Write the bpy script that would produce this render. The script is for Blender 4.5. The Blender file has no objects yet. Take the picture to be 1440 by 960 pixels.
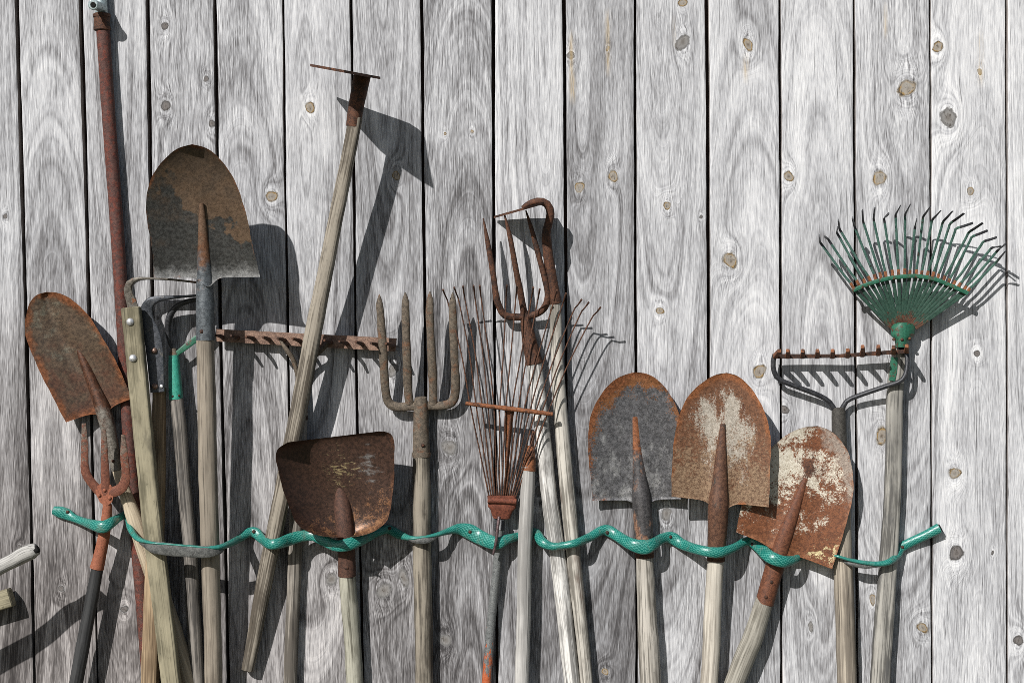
import bpy, math, random
import numpy as np
from mathutils import Vector

random.seed(7)
RNG = np.random.default_rng(11)
scene = bpy.context.scene
COL = scene.collection

# ------------------------------------------------------------------ measures
S = 0.00125          # metres per photo pixel on the wall face (y = 0)
D = 3.0              # metres from the lens to the wall face
GY = 1330            # photo row of the ground at the foot of the wall


def far(d):
    """tools that lean off the wall stand a little further out than first measured"""
    return d if d <= 24 else 24 + (d - 24) * 1.38


def W(px, py, d=0.0):
    """photo column, photo row, millimetres in front of the wall -> metres"""
    d = far(d)
    k = S * (1.0 - d * 0.001 / D)
    return np.array([(px - 720.0) * k, -d * 0.001, (480.0 - py) * k])


# ------------------------------------------------------------------ helpers
def smooth(pts, n, ends=True):
    """Catmull-Rom through pts (k, m), n samples spaced evenly by length"""
    p = np.array(pts, float)
    if len(p) == 2:
        t = np.linspace(0, 1, n)[:, None]
        return p[0] * (1 - t) + p[1] * t
    ext = np.vstack([2 * p[0] - p[1], p, 2 * p[-1] - p[-2]])
    out = []
    for i in range(len(p) - 1):
        p0, p1, p2, p3 = ext[i:i + 4]
        t = np.linspace(0, 1, 24, endpoint=(i == len(p) - 2))[:, None]
        out.append(0.5 * (2 * p1 + (p2 - p0) * t + (2 * p0 - 5 * p1 + 4 * p2 - p3) * t ** 2
                          + (3 * p1 - p0 - 3 * p2 + p3) * t ** 3))
    q = np.vstack(out)
    s = np.concatenate([[0], np.cumsum(np.linalg.norm(np.diff(q[:, :2], axis=0), axis=1) + 1e-6)])
    ss = np.linspace(0, s[-1], n)
    return np.stack([np.interp(ss, s, q[:, j]) for j in range(q.shape[1])], 1)


def linear(pts, n):
    p = np.array(pts, float)
    s = np.concatenate([[0], np.cumsum(np.linalg.norm(np.diff(p[:, :2], axis=0), axis=1) + 1e-6)])
    ss = np.unique(np.concatenate([np.linspace(0, s[-1], n), s]))
    return np.stack([np.interp(ss, s, p[:, j]) for j in range(p.shape[1])], 1)


class MB:
    def __init__(self):
        self.v, self.f, self.m, self.gc, self.buv = [], [], [], [], []

    def add(self, verts, faces, gc=None, buv=None, mat=0):
        o = len(self.v)
        self.v += [tuple(x) for x in verts]
        self.f += [tuple(i + o for i in f) for f in faces]
        self.m += ([mat] * len(faces) if isinstance(mat, int) else list(mat))
        self.gc += [tuple(x) for x in (verts if gc is None else gc)]
        self.buv += [(0, 0, 0)] * len(verts) if buv is None else [tuple(x) for x in buv]

    def tube(self, path, r, rb=None, N=(0, -1, 0), seg=18, p=2.0, n=None, caps=True, mat=0,
             curve=True, wob=0.0, rough=0.0, twist=None, matfn=None):
        """path rows (px, py, d[mm]); r half width in photo px (list: one per path point); rb the other half axis"""
        path = [tuple(x) for x in path]
        k = len(path)
        r = [r] * k if np.isscalar(r) else list(r)
        rb = r if rb is None else ([rb] * k if np.isscalar(rb) else list(rb))
        tw = [0.0] * k if twist is None else list(twist)
        full = [tuple(a) + (b, c, t) for a, b, c, t in zip(path, r, rb, tw)]
        if n is None:
            L = sum(math.dist(path[i][:2], path[i + 1][:2]) for i in range(k - 1))
            n = max(2, int(L / 8) + 2) if (k > 2 or wob or rough) else 2
        q = smooth(full, n) if curve else linear(full, n)
        n = len(q)
        ph = RNG.uniform(0, 6.28, 8)
        if wob:
            y = q[:, 1]
            q[:, 0] += wob * (np.sin(y / 61 + ph[0]) + .6 * np.sin(y / 27 + ph[1]))
        C = np.array([W(a, b, c) for a, b, c in q[:, :3]])
        T = np.gradient(C, axis=0) if n > 2 else np.repeat((C[1] - C[0])[None], 2, 0)
        T /= np.linalg.norm(T, axis=1)[:, None] + 1e-12
        N = np.array(N, float)
        A = np.cross(T, N)
        A /= np.linalg.norm(A, axis=1)[:, None] + 1e-9
        B = np.cross(A, T)
        s = np.concatenate([[0], np.cumsum(np.linalg.norm(np.diff(C, axis=0), axis=1))])
        off = RNG.uniform(-3, 3, 3)
        V, G, U = [], [], []
        for i in range(n):
            kk = S * (1 - far(q[i, 2]) * .001 / D)
            a, b = q[i, 3] * kk, q[i, 4] * kk
            if rough:
                f = 1 + rough * (math.sin(s[i] * 55 + ph[2]) + .7 * math.sin(s[i] * 131 + ph[3]))
                a *= f
                b *= f
            for j in range(seg):
                th = 2 * math.pi * j / seg
                c_, s_ = math.cos(th), math.sin(th)
                if p != 2.0:
                    c_ = math.copysign(abs(c_) ** (2 / p), c_)
                    s_ = math.copysign(abs(s_) ** (2 / p), s_)
                rr = 1.0
                if rough:
                    rr = 1 + .5 * rough * math.sin(3 * th + s[i] * 20 + ph[4])
                tt = q[i, 5]
                x_, y_ = a * c_ * rr, b * s_ * rr
                xx = x_ * math.cos(tt) - y_ * math.sin(tt)
                yy = x_ * math.sin(tt) + y_ * math.cos(tt)
                V.append(C[i] + A[i] * xx + B[i] * yy)
                G.append((x_ + off[0], y_ + off[1], s[i] + off[2]))
                U.append((j / seg if j <= seg / 2 else 1 - j / seg, s[i] / max(s[-1], 1e-9), s[i]))
        F, M = [], []
        for i in range(n - 1):
            mi = mat if matfn is None else matfn(i / (n - 1))
            for j in range(seg):
                j2 = (j + 1) % seg
                F.append((i * seg + j, i * seg + j2, (i + 1) * seg + j2, (i + 1) * seg + j))
                M.append(mi)
        if caps:
            for i, sg in ((0, -1), (n - 1, 1)):
                kk = S * (1 - far(q[i, 2]) * .001 / D)
                rr = min(q[i, 3], q[i, 4]) * kk
                c = len(V)
                ring = []
                for j in range(seg):       # a small eased rim, then the flat end
                    base = V[i * seg + j]
                    ring.append(len(V))
                    V.append(C[i] + (base - C[i]) * .8 + T[i] * sg * rr * .12)
                    G.append(G[i * seg + j])
                    U.append(U[i * seg + j])
                for j in range(seg):
                    j2 = (j + 1) % seg
                    a_, b_ = i * seg + j, i * seg + j2
                    F.append((a_, ring[j], ring[j2], b_) if sg > 0 else (b_, ring[j2], ring[j], a_))
                    M.append(mat if matfn is None else matfn(i / (n - 1)))
                F.append(tuple(ring) if sg > 0 else tuple(reversed(ring)))
                M.append(mat if matfn is None else matfn(i / (n - 1)))
        self.add(V, F, G, U, M)
        return self

    def plate(self, pts, thick=(0, 0, 0.003), mat=0):
        """flat plate: pts rows (px, py, d); thick a vector in metres"""
        P = [W(*x) for x in pts]
        t = np.array(thick)
        n = len(P)
        V = [p + t * .5 for p in P] + [p - t * .5 for p in P]
        F = [tuple(range(n)), tuple(range(2 * n - 1, n - 1, -1))]
        F += [(i, i + n, (i + 1) % n + n, (i + 1) % n) for i in range(n)]
        self.add(V, F, None, None, mat)
        return self

    def dome(self, px, py, d, r, h, N=(0, -1, 0), seg=14, mat=0):
        """a rivet or screw head: r and h in photo px"""
        c = W(px, py, d)
        N = np.array(N, float)
        N /= np.linalg.norm(N)
        A = np.cross(N, (0, 0, 1.0)) if abs(N[2]) < .9 else np.cross(N, (1.0, 0, 0))
        A /= np.linalg.norm(A)
        B = np.cross(N, A)
        V, F = [], []
        rings = 5
        for i in range(rings):
            a = (math.pi / 2) * i / rings
            for j in range(seg):
                th = 2 * math.pi * j / seg
                V.append(c + (A * math.cos(th) + B * math.sin(th)) * r * S * math.cos(a) + N * h * S * math.sin(a))
        V.append(c + N * h * S)
        for i in range(rings - 1):
            for j in range(seg):
                F.append((i * seg + j, i * seg + (j + 1) % seg, (i + 1) * seg + (j + 1) % seg, (i + 1) * seg + j))
        for j in range(seg):
            F.append(((rings - 1) * seg + j, (rings - 1) * seg + (j + 1) % seg, rings * seg))
        self.add(V, F, None, None, mat)
        return self

    def blade(self, L, R, dfun, nv=56, nu=48, thick=2.2, lip=0.0, dip=0.0, dipw=0.22, us=0.0, wav=0.6, mat=0):
        """a sheet metal blade between its traced left and right edges, bottom to tip; rows L, R in photo px"""
        Ls, Rs = smooth(L, nv), smooth(R, nv)
        U = np.linspace(-1, 1, nu)
        ph = RNG.uniform(0, 6.28, 10)
        wid = np.linalg.norm(Rs - Ls, axis=1)
        wr = np.clip(wid / wid.max(), 0, 1)
        ax = (Ls[0] + Rs[0]) / 2 - (Ls[-1] + Rs[-1]) / 2
        ax /= np.linalg.norm(ax)
        outline = np.vstack([Ls, Rs[::-1]])
        seg0 = np.linspace(0, 1, 40)[:, None]
        outline = np.vstack([outline, Ls[0] * (1 - seg0) + Rs[0] * seg0])
        rows = []
        for i in range(nv):
            v = i / (nv - 1)
            P = Ls[i] + (Rs[i] - Ls[i]) * ((U + 1) / 2)[:, None]
            P = P + ax * (dip * np.exp(-((U - us) / dipw) ** 2) * math.exp(-v / .035))[:, None]
            jit = .35 * np.sin(v * 21 + ph[0]) + .2 * np.sin(v * 57 + ph[1])
            edge = np.abs(U) ** 12
            P = P + np.stack([U * edge * jit, 0 * U], 1)
            dd = np.array([dfun(u, v, wr[i]) for u in U])
            dd = dd + wav * (np.sin(U * 3 + v * 5 + ph[2]) * np.sin(v * 9 + U * 2 + ph[3]))
            dist = np.sqrt(((P[:, None, :] - outline[None]) ** 2).sum(2)).min(1)
            rows.append((P, dd, v, dist))
        if lip:
            P, dd, v, dist = rows[0]
            l1 = (P + ax * 1.0, dd + lip * .35, -.01, dist * 0)
            l2 = (P + ax * 1.8, dd + lip, -.02, dist * 0)
            rows = [l2, l1] + rows
        nr = len(rows)
        V, G, UV = [], [], []
        off = RNG.uniform(-3, 3, 3)
        for side in (0, 1):
            for (P, dd, v, dist) in rows:
                for j, u in enumerate(U):
                    V.append(W(P[j, 0], P[j, 1], dd[j] - side * thick))
                    G.append((P[j, 0] * S + off[0], P[j, 1] * S + off[1], off[2] + side))
                    UV.append((u, max(v, 0), 1 - min(dist[j] / 30.0, 1)))
        n1 = nr * nu
        F = []
        for i in range(nr - 1):
            for j in range(nu - 1):
                a = i * nu + j
                F.append((a, a + 1, a + nu + 1, a + nu))
                F.append((n1 + a, n1 + a + nu, n1 + a + nu + 1, n1 + a + 1))
        bd = [j for j in range(nu)] + [i * nu + nu - 1 for i in range(1, nr)] + \
             [(nr - 1) * nu + j for j in range(nu - 2, -1, -1)] + [i * nu for i in range(nr - 2, 0, -1)]
        for a, b in zip(bd, bd[1:] + bd[:1]):
            F.append((a, n1 + a, n1 + b, b))
        self.add(V, F, G, UV, mat)
        return self

    def build(self, name, mats, parent=None, label=None, angle=38):
        me = bpy.data.meshes.new(name)
        base = np.array(parent_base(parent))
        me.from_pydata([tuple(np.array(v) - base) for v in self.v], [], self.f)
        mats = mats if isinstance(mats, (list, tuple)) else [mats]
        for m in mats:
            me.materials.append(m)
        me.polygons.foreach_set('material_index', self.m)
        for nm, data in (('gc', self.gc), ('buv', self.buv)):
            a = me.attributes.new(nm, 'FLOAT_VECTOR', 'POINT')
            a.data.foreach_set('vector', np.array(data, np.float32).ravel())
        me.polygons.foreach_set('use_smooth', [True] * len(me.polygons))
        me.update()
        me.set_sharp_from_angle(angle=math.radians(angle))
        o = bpy.data.objects.new(name, me)
        COL.objects.link(o)
        if parent is not None:
            o.parent = parent
        if label:
            o['label'] = label
        return o


def parent_base(o):
    b = Vector((0, 0, 0))
    while o is not None:
        b += Vector(o.location)
        o = o.parent
    return b


def thing(name, label, cat, base, group=None):
    o = bpy.data.objects.new(name, None)
    o.empty_display_size = .05
    COL.objects.link(o)
    o.location = tuple(W(*base))
    o['label'] = label
    o['category'] = cat
    if group:
        o['group'] = group
    return o


# ------------------------------------------------------------------ node helper
class NT:
    def __init__(self, name):
        self.mat = bpy.data.materials.new(name)
        self.mat.use_nodes = True
        self.t = self.mat.node_tree
        self.t.nodes.clear()
        self.out = self.t.nodes.new('ShaderNodeOutputMaterial')
        self.b = self.t.nodes.new('ShaderNodeBsdfPrincipled')
        self.t.links.new(self.b.outputs[0], self.out.inputs[0])

    def put(self, sock, val):
        if isinstance(val, bpy.types.NodeSocket):
            self.t.links.new(val, sock)
        elif isinstance(val, (tuple, list)) and sock.type == 'RGBA' and len(val) == 3:
            sock.default_value = (*val, 1)
        else:
            sock.default_value = val

    def attr(self, name):
        n = self.t.nodes.new('ShaderNodeAttribute')
        n.attribute_name = name
        return n.outputs['Vector']

    def vmul(self, v, s):
        n = self.t.nodes.new('ShaderNodeVectorMath')
        n.operation = 'MULTIPLY'
        self.put(n.inputs[0], v)
        n.inputs[1].default_value = s
        return n.outputs[0]

    def sep(self, v):
        n = self.t.nodes.new('ShaderNodeSeparateXYZ')
        self.put(n.inputs[0], v)
        return n.outputs

    def noise(self, v, scale=1.0, detail=3, rough=.55, dist=0.0):
        n = self.t.nodes.new('ShaderNodeTexNoise')
        self.put(n.inputs['Vector'], v)
        n.inputs['Scale'].default_value = scale
        n.inputs['Detail'].default_value = detail
        n.inputs['Roughness'].default_value = rough
        n.inputs['Distortion'].default_value = dist
        return n.outputs[0]

    def m(self, op, a, b=None, c=None, clamp=False):
        n = self.t.nodes.new('ShaderNodeMath')
        n.operation = op
        n.use_clamp = clamp
        self.put(n.inputs[0], a)
        if b is not None:
            self.put(n.inputs[1], b)
        if c is not None:
            self.put(n.inputs[2], c)
        return n.outputs[0]

    def lin(self, x, a, b):
        return self.m('MULTIPLY_ADD', x, a, b)

    def step(self, x, lo, hi):
        n = self.t.nodes.new('ShaderNodeMapRange')
        n.interpolation_type = 'SMOOTHSTEP'
        self.put(n.inputs['Value'], x)
        n.inputs['From Min'].default_value = lo
        n.inputs['From Max'].default_value = hi
        return n.outputs[0]

    def mix(self, f, a, b, mode='MIX'):
        n = self.t.nodes.new('ShaderNodeMix')
        n.data_type = 'RGBA'
        n.blend_type = mode
        n.clamp_factor = True
        self.put(n.inputs[0], f)
        self.put(n.inputs[6], a)
        self.put(n.inputs[7], b)
        return n.outputs[2]

    def ramp(self, f, stops):
        n = self.t.nodes.new('ShaderNodeValToRGB')
        el = n.color_ramp.elements
        while len(el) < len(stops):
            el.new(.5)
        for e, (p, c) in zip(el, stops):
            e.position = p
            e.color = (*c, 1)
        self.put(n.inputs[0], f)
        return n.outputs[0]

    def bump(self, h, dist=.001, strength=.6, normal=None):
        n = self.t.nodes.new('ShaderNodeBump')
        n.inputs['Strength'].default_value = strength
        n.inputs['Distance'].default_value = dist
        self.put(n.inputs['Height'], h)
        if normal is not None:
            self.put(n.inputs['Normal'], normal)
        return n.outputs[0]

    def fin(self, col, rough=.8, metal=0.0, normal=None, spec=.3):
        self.put(self.b.inputs['Base Color'], col)
        self.put(self.b.inputs['Roughness'], rough)
        self.put(self.b.inputs['Metallic'], metal)
        self.put(self.b.inputs['Specular IOR Level'], spec)
        if normal is not None:
            self.put(self.b.inputs['Normal'], normal)
        return self.mat


def wood_mat(name, light, dark, stain=None, stain_amt=.0, contrast=1.0, patch=.5, rough=.8, spec=.25, dirt=.25):
    """turned or sawn tool handle: long grain along the handle"""
    def grey(c, k=.88, ds=.32):
        m_ = sum(c) / 3
        return tuple((x + (m_ - x) * ds) * k for x in c)
    light, dark = grey(light), grey(dark, .62)
    stain = grey(stain, .7) if stain is not None else None
    t = NT(name)
    g = t.attr('gc')
    f1 = t.noise(t.vmul(g, (420, 420, 9)), 1, 4, .6)
    f2 = t.noise(t.vmul(g, (130, 130, 3.5)), 1, 3, .55)
    p = t.noise(t.vmul(g, (30, 30, 14)), 1, 4, .6)
    x = t.lin(t.m('SUBTRACT', f1, .5), 2.3 * contrast, .5)
    x = t.m('ADD', x, t.lin(t.m('SUBTRACT', f2, .5), 2.0 * contrast, 0))
    x = t.m('ADD', x, t.lin(t.m('SUBTRACT', p, .5), patch * 1.8, 0))
    p2 = t.noise(t.vmul(g, (9, 9, 3.2)), 1, 4, .6)
    x = t.m('ADD', x, t.lin(t.m('SUBTRACT', p2, .5), 1.7, 0))
    col = t.mix(t.step(x, .12, .88), dark, light)
    col = t.mix(t.lin(t.step(p2, .53, .68), .35, 0), col, tuple(c * .55 for c in dark))
    if stain is not None:
        sm = t.step(t.noise(t.vmul(g, (22, 22, 7)), 1, 5, .65), .62 - stain_amt * .3, .78 - stain_amt * .3)
        col = t.mix(t.lin(sm, .75, 0), col, stain)
    # dark checks and grime specks
    ck = t.step(t.noise(t.vmul(g, (300, 300, 4)), 1, 2, .5), .645, .70)
    col = t.mix(t.lin(ck, .55, 0), col, tuple(c * .25 for c in dark))
    dr = t.step(t.noise(t.vmul(g, (160, 160, 90)), 1, 5, .7), .6, .72)
    col = t.mix(t.lin(dr, dirt, 0), col, tuple(c * .35 for c in dark))
    h = t.m('SUBTRACT', t.m('ADD', f1, t.lin(f2, .6, 0)), t.lin(ck, .7, 0))
    return t.fin(col, rough, 0, t.bump(h, .0007, .7), spec)


def metal_mat(name, base, layers=(), rough=.75, metal=0.0, spec=.3, grit=.5, bumpd=.0006):
    """base: (c1, c2); layers: dicts laid over each other
    keys  c: two colours; n noise scale; a noise amount; u, au, v, e, vc, b weights of u, |u|, v, edge, |v-v0|, bias; k softness"""
    t = NT(name)
    g = t.attr('gc')
    q = t.sep(t.attr('buv'))
    au = t.m('ABSOLUTE', q[0])
    sp = t.noise(g, 900, 4, .65)
    md = t.noise(g, 170, 5, .65)
    tone = t.m('ADD', t.lin(sp, .55, 0), t.lin(md, .45, 0))
    tt = t.step(tone, .41, .59)
    col = t.mix(tt, base[0], base[1])
    hs = t.lin(sp, .4, 0)
    for L in layers:
        n = t.noise(t.vmul(g, L.get('st', (1, 1, 1))), L.get('n', 40), L.get('det', 7), L.get('r', .68), L.get('dist', 0))
        x = t.lin(t.m('SUBTRACT', n, .5), L.get('a', 2.0), L.get('b', 0.0))
        if 'sp' in L:
            x = t.m('ADD', x, t.lin(t.m('SUBTRACT', t.noise(g, L.get('spn', 420), 4, .6), .5), L['sp'], 0))
        for key, src in (('u', q[0]), ('au', au), ('v', q[1]), ('e', q[2])):
            if key in L:
                x = t.m('ADD', x, t.lin(src, L[key], 0))
        if 'vc' in L:
            x = t.m('ADD', x, t.lin(t.m('ABSOLUTE', t.m('SUBTRACT', q[1], L.get('v0', .5))), L['vc'], 0))
        if 'uc' in L:
            x = t.m('ADD', x, t.lin(t.m('ABSOLUTE', t.m('SUBTRACT', q[0], L.get('u0', .0))), L['uc'], 0))
        k = L.get('k', .12)
        mask = t.step(x, -k, k)
        if 'op' in L:
            mask = t.lin(mask, L['op'], 0)
        c = L['c']
        col = t.mix(mask, col, t.mix(tt, c[0], c[1]))
        hs = t.m('ADD', hs, t.lin(mask, L.get('h', .3), 0))
    col = t.mix(t.lin(t.step(t.noise(g, 520, 4, .65), .565, .64), .8, 0), col, t.mix(.72, col, (.016, .010, .008)))
    ro = t.lin(md, .3, rough - .15)
    return t.fin(col, ro, metal, t.bump(t.m('ADD', hs, t.lin(md, .6, 0)), bumpd, grit), spec)


# ------------------------------------------------------------------ materials
RUST = ((.030, .014, .009), (.112, .048, .026))
RUST_O = ((.10, .036, .014), (.26, .098, .042))
RUST_D = ((.014, .009, .007), (.05, .024, .016))
MAT = {}
MAT['rust'] = metal_mat('rusted_iron', RUST, [dict(c=RUST_D, n=45, a=3, b=-.2), dict(c=RUST_O, n=70, a=3, b=-.45)])
MAT['rust_dark'] = metal_mat('dark_rusted_iron', RUST_D, [dict(c=RUST, n=60, a=3, b=-.1)])
MAT['rust_bright'] = metal_mat('orange_rusted_iron', RUST_O, [dict(c=RUST, n=60, a=3, b=-.2)])
MAT['rust_pipe'] = metal_mat('rusted_pipe_iron', ((.062, .016, .011), (.155, .044, .028)),
                             [dict(c=((.045, .020, .016), (.105, .05, .04)), n=110, a=3.6, b=.12, k=.22),
                              dict(c=((.16, .13, .12), (.26, .2, .17)), n=60, a=3, b=-.85)])
MAT['rust_grey'] = metal_mat('brown_grey_iron', ((.055, .045, .034), (.145, .115, .085)),
                             [dict(c=((.10, .045, .022), (.17, .08, .04)), n=55, a=3, b=-.3, k=.3),
                              dict(c=((.19, .17, .12), (.29, .26, .19)), n=260, a=4, b=-.75)])
MAT['red_iron'] = metal_mat('red_brown_painted_iron', ((.095, .033, .02), (.185, .07, .042)),
                            [dict(c=((.05, .025, .016), (.12, .06, .04)), n=120, a=3.2, b=-.45),
                             dict(c=((.06, .04, .03), (.17, .125, .095)), n=150, a=4, v=-1.6, b=.45, k=.2)])
MAT['orange_iron'] = metal_mat('orange_painted_ferrule', ((.19, .062, .032), (.28, .10, .055)),
                               [dict(c=RUST, n=120, a=3.2, b=-.55)])
MAT['steel_grey'] = metal_mat('worn_grey_steel', ((.085, .095, .105), (.19, .205, .22)),
                              [dict(c=((.10, .055, .035), (.2, .10, .06)), n=60, a=3, b=-.7)], rough=.5, metal=.35)
MAT['steel_dark'] = metal_mat('dark_steel', ((.020, .021, .024), (.055, .056, .06)),
                              [dict(c=RUST, n=70, a=3, b=-.85)], rough=.45, metal=.3)
MAT['strap_steel'] = metal_mat('weathered_strap_steel', ((.07, .062, .052), (.16, .145, .12)),
                               [dict(c=RUST_O, n=60, a=3, b=-.3)], rough=.5, metal=.3)
MAT['strap_blue'] = metal_mat('blue_black_strap_steel', ((.03, .034, .04), (.085, .09, .1)),
                              [dict(c=((.16, .15, .13), (.24, .22, .19)), n=50, a=3, b=-.5, k=.3)], rough=.42, metal=.4)
MAT['bolt'] = metal_mat('bright_bolt_steel', ((.40, .40, .40), (.62, .62, .62)), [dict(c=RUST, n=200, a=3, b=-.9)],
                        rough=.4, metal=.6)
MAT['bolt_rust'] = metal_mat('brown_bolt_steel', ((.12, .08, .06), (.3, .2, .16)), [], rough=.45, metal=.4)
MAT['zinc'] = metal_mat('galvanised_brass', ((.24, .30, .31), (.42, .48, .48)),
                        [dict(c=((.12, .12, .11), (.2, .2, .19)), n=120, a=3, b=-.4)], rough=.4, metal=.5)
MAT['teal_paint'] = metal_mat('chipped_teal_paint', ((.02, .19, .135), (.042, .29, .21)),
                              [dict(c=RUST_D, n=200, a=4, b=-.72), dict(c=((.10, .12, .09), (.2, .2, .15)), n=60, a=3, b=-.8)],
                              rough=.5, spec=.4)
MAT['green_paint'] = metal_mat('worn_green_paint', ((.010, .075, .042), (.024, .125, .074)),
                               [dict(c=RUST, n=90, a=3.6, b=-.25)], rough=.5, spec=.4)
MAT['green_tine'] = metal_mat('faded_green_tine_paint', ((.028, .07, .054), (.072, .14, .112)),
                              [dict(c=RUST_D, n=80, a=3.6, b=-.45)], rough=.5, spec=.4)
MAT['green_tine_low'] = metal_mat('dark_green_rusting_tine_paint', ((.012, .038, .026), (.03, .072, .05)),
                                  [dict(c=RUST, n=90, a=2.4, b=.35, v=-2.2)], rough=.55, spec=.4)
MAT['shade_black'] = metal_mat('painted_shade_black', ((.004, .004, .004), (.01, .009, .008)), [], rough=.9)  # near black on solid plugs: shade inside holes put into the colour
MAT['pipe_steel'] = metal_mat('grey_pipe_with_orange_flakes', ((.10, .105, .105), (.18, .185, .18)),
                              [dict(c=((.36, .075, .025), (.46, .14, .06)), n=90, a=4.5, v=7.0, b=-2.2, st=(1, 1, .35), k=.06)],
                              rough=.45, metal=.2)

# blades
MAT['blade_a'] = metal_mat('brown_rusted_blade', ((.040, .028, .020), (.115, .078, .05)), [
    dict(c=((.08, .075, .055), (.19, .175, .13)), n=28, a=3.6, b=-.25, vc=-.8, v0=.75, k=.35, sp=1.2),
    dict(c=((.045, .022, .015), (.115, .055, .033)), n=30, a=2.8, v=-1.2, b=.25, k=.35),
    dict(c=RUST_O, n=32, a=3.0, e=2.0, b=-1.8, v=.35, k=.4)], rough=.46, metal=.15, spec=.4)
MAT['blade_b'] = metal_mat('brown_varnish_flaking_off_grey_steel', ((.018, .018, .017), (.056, .056, .052)), [
    dict(c=((.075, .048, .030), (.135, .088, .055)), n=22, a=2.2, v=2.3, u=.5, b=-1.0, k=.05, det=9, r=.62),
    dict(c=((.05, .036, .026), (.10, .07, .048)), n=30, a=2.4, v=1.2, b=-.75, k=.4),
    dict(c=((.035, .022, .017), (.06, .04, .03)), n=42, a=2.0, vc=-2.0, v0=.72, au=-.6, b=-.15, k=.1),
    dict(c=((.15, .15, .148), (.30, .30, .29)), n=45, a=2.4, v=-11, b=.35, k=.6),  # paler bottom band: sunlight on the turned lip, painted into the steel colour
    dict(c=RUST_O, n=45, a=2.0, e=3.0, v=.5, b=-3.3, k=.35)], rough=.42, metal=.25, spec=.45)
MAT['blade_scoop'] = metal_mat('dark_brown_scoop_blade', ((.022, .013, .010), (.07, .036, .024)), [
    dict(c=((.10, .045, .022), (.25, .125, .06)), n=70, a=3.6, v=-2.0, u=.35, b=.35, k=.3, sp=2.4),
    dict(c=((.12, .115, .11), (.24, .235, .225)), n=50, a=3.0, uc=-1.4, u0=.55, vc=-2.2, v0=.7, b=-.1, k=.4, st=(1, 2.2, 1)),
    dict(c=((.15, .115, .055), (.36, .285, .15)), n=75, a=4.2, uc=-1.3, u0=.05, vc=-2.8, v0=.68, b=-.08, k=.3, st=(1, 2.2, 1), dist=1.5),
    dict(c=((.35, .22, .10), (.55, .38, .2)), n=170, a=4.4, v=-3.4, au=-.5, b=.1, k=.18),
    dict(c=RUST, n=45, a=1.6, e=2.2, b=-2.1, k=.25)], rough=.42, metal=.2, spec=.45)
MAT['blade_c'] = metal_mat('grey_steel_blade_with_rusty_rim', ((.042, .042, .044), (.118, .116, .12)), [
    dict(c=((.17, .17, .165), (.32, .315, .31)), n=60, a=3.4, v=-.9, b=-.2, k=.5, st=(1, .45, 1), sp=1.0),
    dict(c=((.10, .042, .016), (.24, .10, .04)), n=30, a=4.2, e=1.2, v=2.0, u=-.25, b=-2.0, k=.22, sp=2.2),
    dict(c=RUST_O, n=50, a=3.0, e=2.0, v=1.2, u=-.35, b=-2.5, k=.3, sp=1.5)], rough=.42, metal=.3, spec=.4)
MAT['blade_d'] = metal_mat('rust_blade_with_cream_paint', ((.080, .036, .019), (.19, .088, .046)), [
    dict(c=((.25, .215, .17), (.45, .405, .345)), n=26, a=5.4, uc=-.7, u0=.12, vc=-1.7, v0=.50, e=-.9, b=.54, k=.26, sp=2.4, st=(1.5, .55, 1)),
    dict(c=((.10, .055, .032), (.29, .195, .12)), n=40, a=4.0, v=-2.6, b=.75, k=.4, sp=3.4, spn=300),
    dict(c=((.055, .022, .012), (.12, .05, .03)), n=42, a=3.4, st=(1.6, .35, 1), uc=-1.6, u0=.4, vc=-1.4, v0=.68, b=-.25, k=.07),
    dict(c=((.13, .045, .016), (.30, .115, .045)), n=40, a=2.4, e=2.3, v=1.0, b=-2.5, k=.35)], rough=.6, metal=.1, spec=.35)
MAT['blade_e'] = metal_mat('cream_paint_blade_gone_rusty', ((.080, .029, .013), (.20, .074, .031)), [
    dict(c=((.40, .35, .27), (.62, .575, .48)), n=26, a=4.6, vc=-2.5, v0=.55, u=-.55, b=.36, k=.26, sp=2.2, spn=420),
    dict(c=((.42, .34, .17), (.6, .52, .3)), n=60, a=3.4, vc=-2.4, v0=.06, u=.6, b=-.6, k=.08, sp=1.5),
    dict(c=((.17, .13, .105), (.33, .27, .22)), n=40, a=2.6, v=3.0, u=1.6, b=-3.0, k=.3),
    dict(c=RUST, n=40, a=3.0, uc=-2.0, u0=.02, vc=-4.6, v0=.58, b=.35, k=.1, sp=2.0),
    dict(c=((.10, .04, .02), (.22, .09, .045)), n=120, a=4.5, b=-.62, k=.08, sp=1.5),
    dict(c=((.13, .05, .022), (.29, .125, .06)), n=60, a=1.6, e=1.8, b=-1.75, k=.2)], rough=.6, metal=.05, spec=.35)
MAT['socket_b'] = metal_mat('grey_socket_steel', ((.06, .068, .075), (.14, .155, .165)),
                            [dict(c=((.10, .05, .03), (.2, .1, .055)), n=45, a=2.4, v=2.6, b=-1.4, k=.3),
                             dict(c=((.11, .065, .04), (.19, .12, .08)), n=60, a=2, v=3, b=-2.2, k=.2)], rough=.45, metal=.35)
MAT['socket_a'] = metal_mat('grey_brown_socket', ((.085, .075, .062), (.22, .2, .17)),
                            [dict(c=RUST, n=40, a=2.4, v=2.2, b=-.95, k=.3)], rough=.55, metal=.2)
MAT['socket_c'] = metal_mat('dark_socket_rusting', ((.028, .027, .028), (.085, .08, .08)),
                            [dict(c=((.16, .08, .05), (.31, .18, .12)), n=36, a=3.0, vc=1.2, v0=.42, b=-.35, k=.15, st=(1, 1, .6)),
                             dict(c=RUST_O, n=40, a=2.0, v=3.6, b=-2.7, k=.2)], rough=.5, metal=.2)
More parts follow.
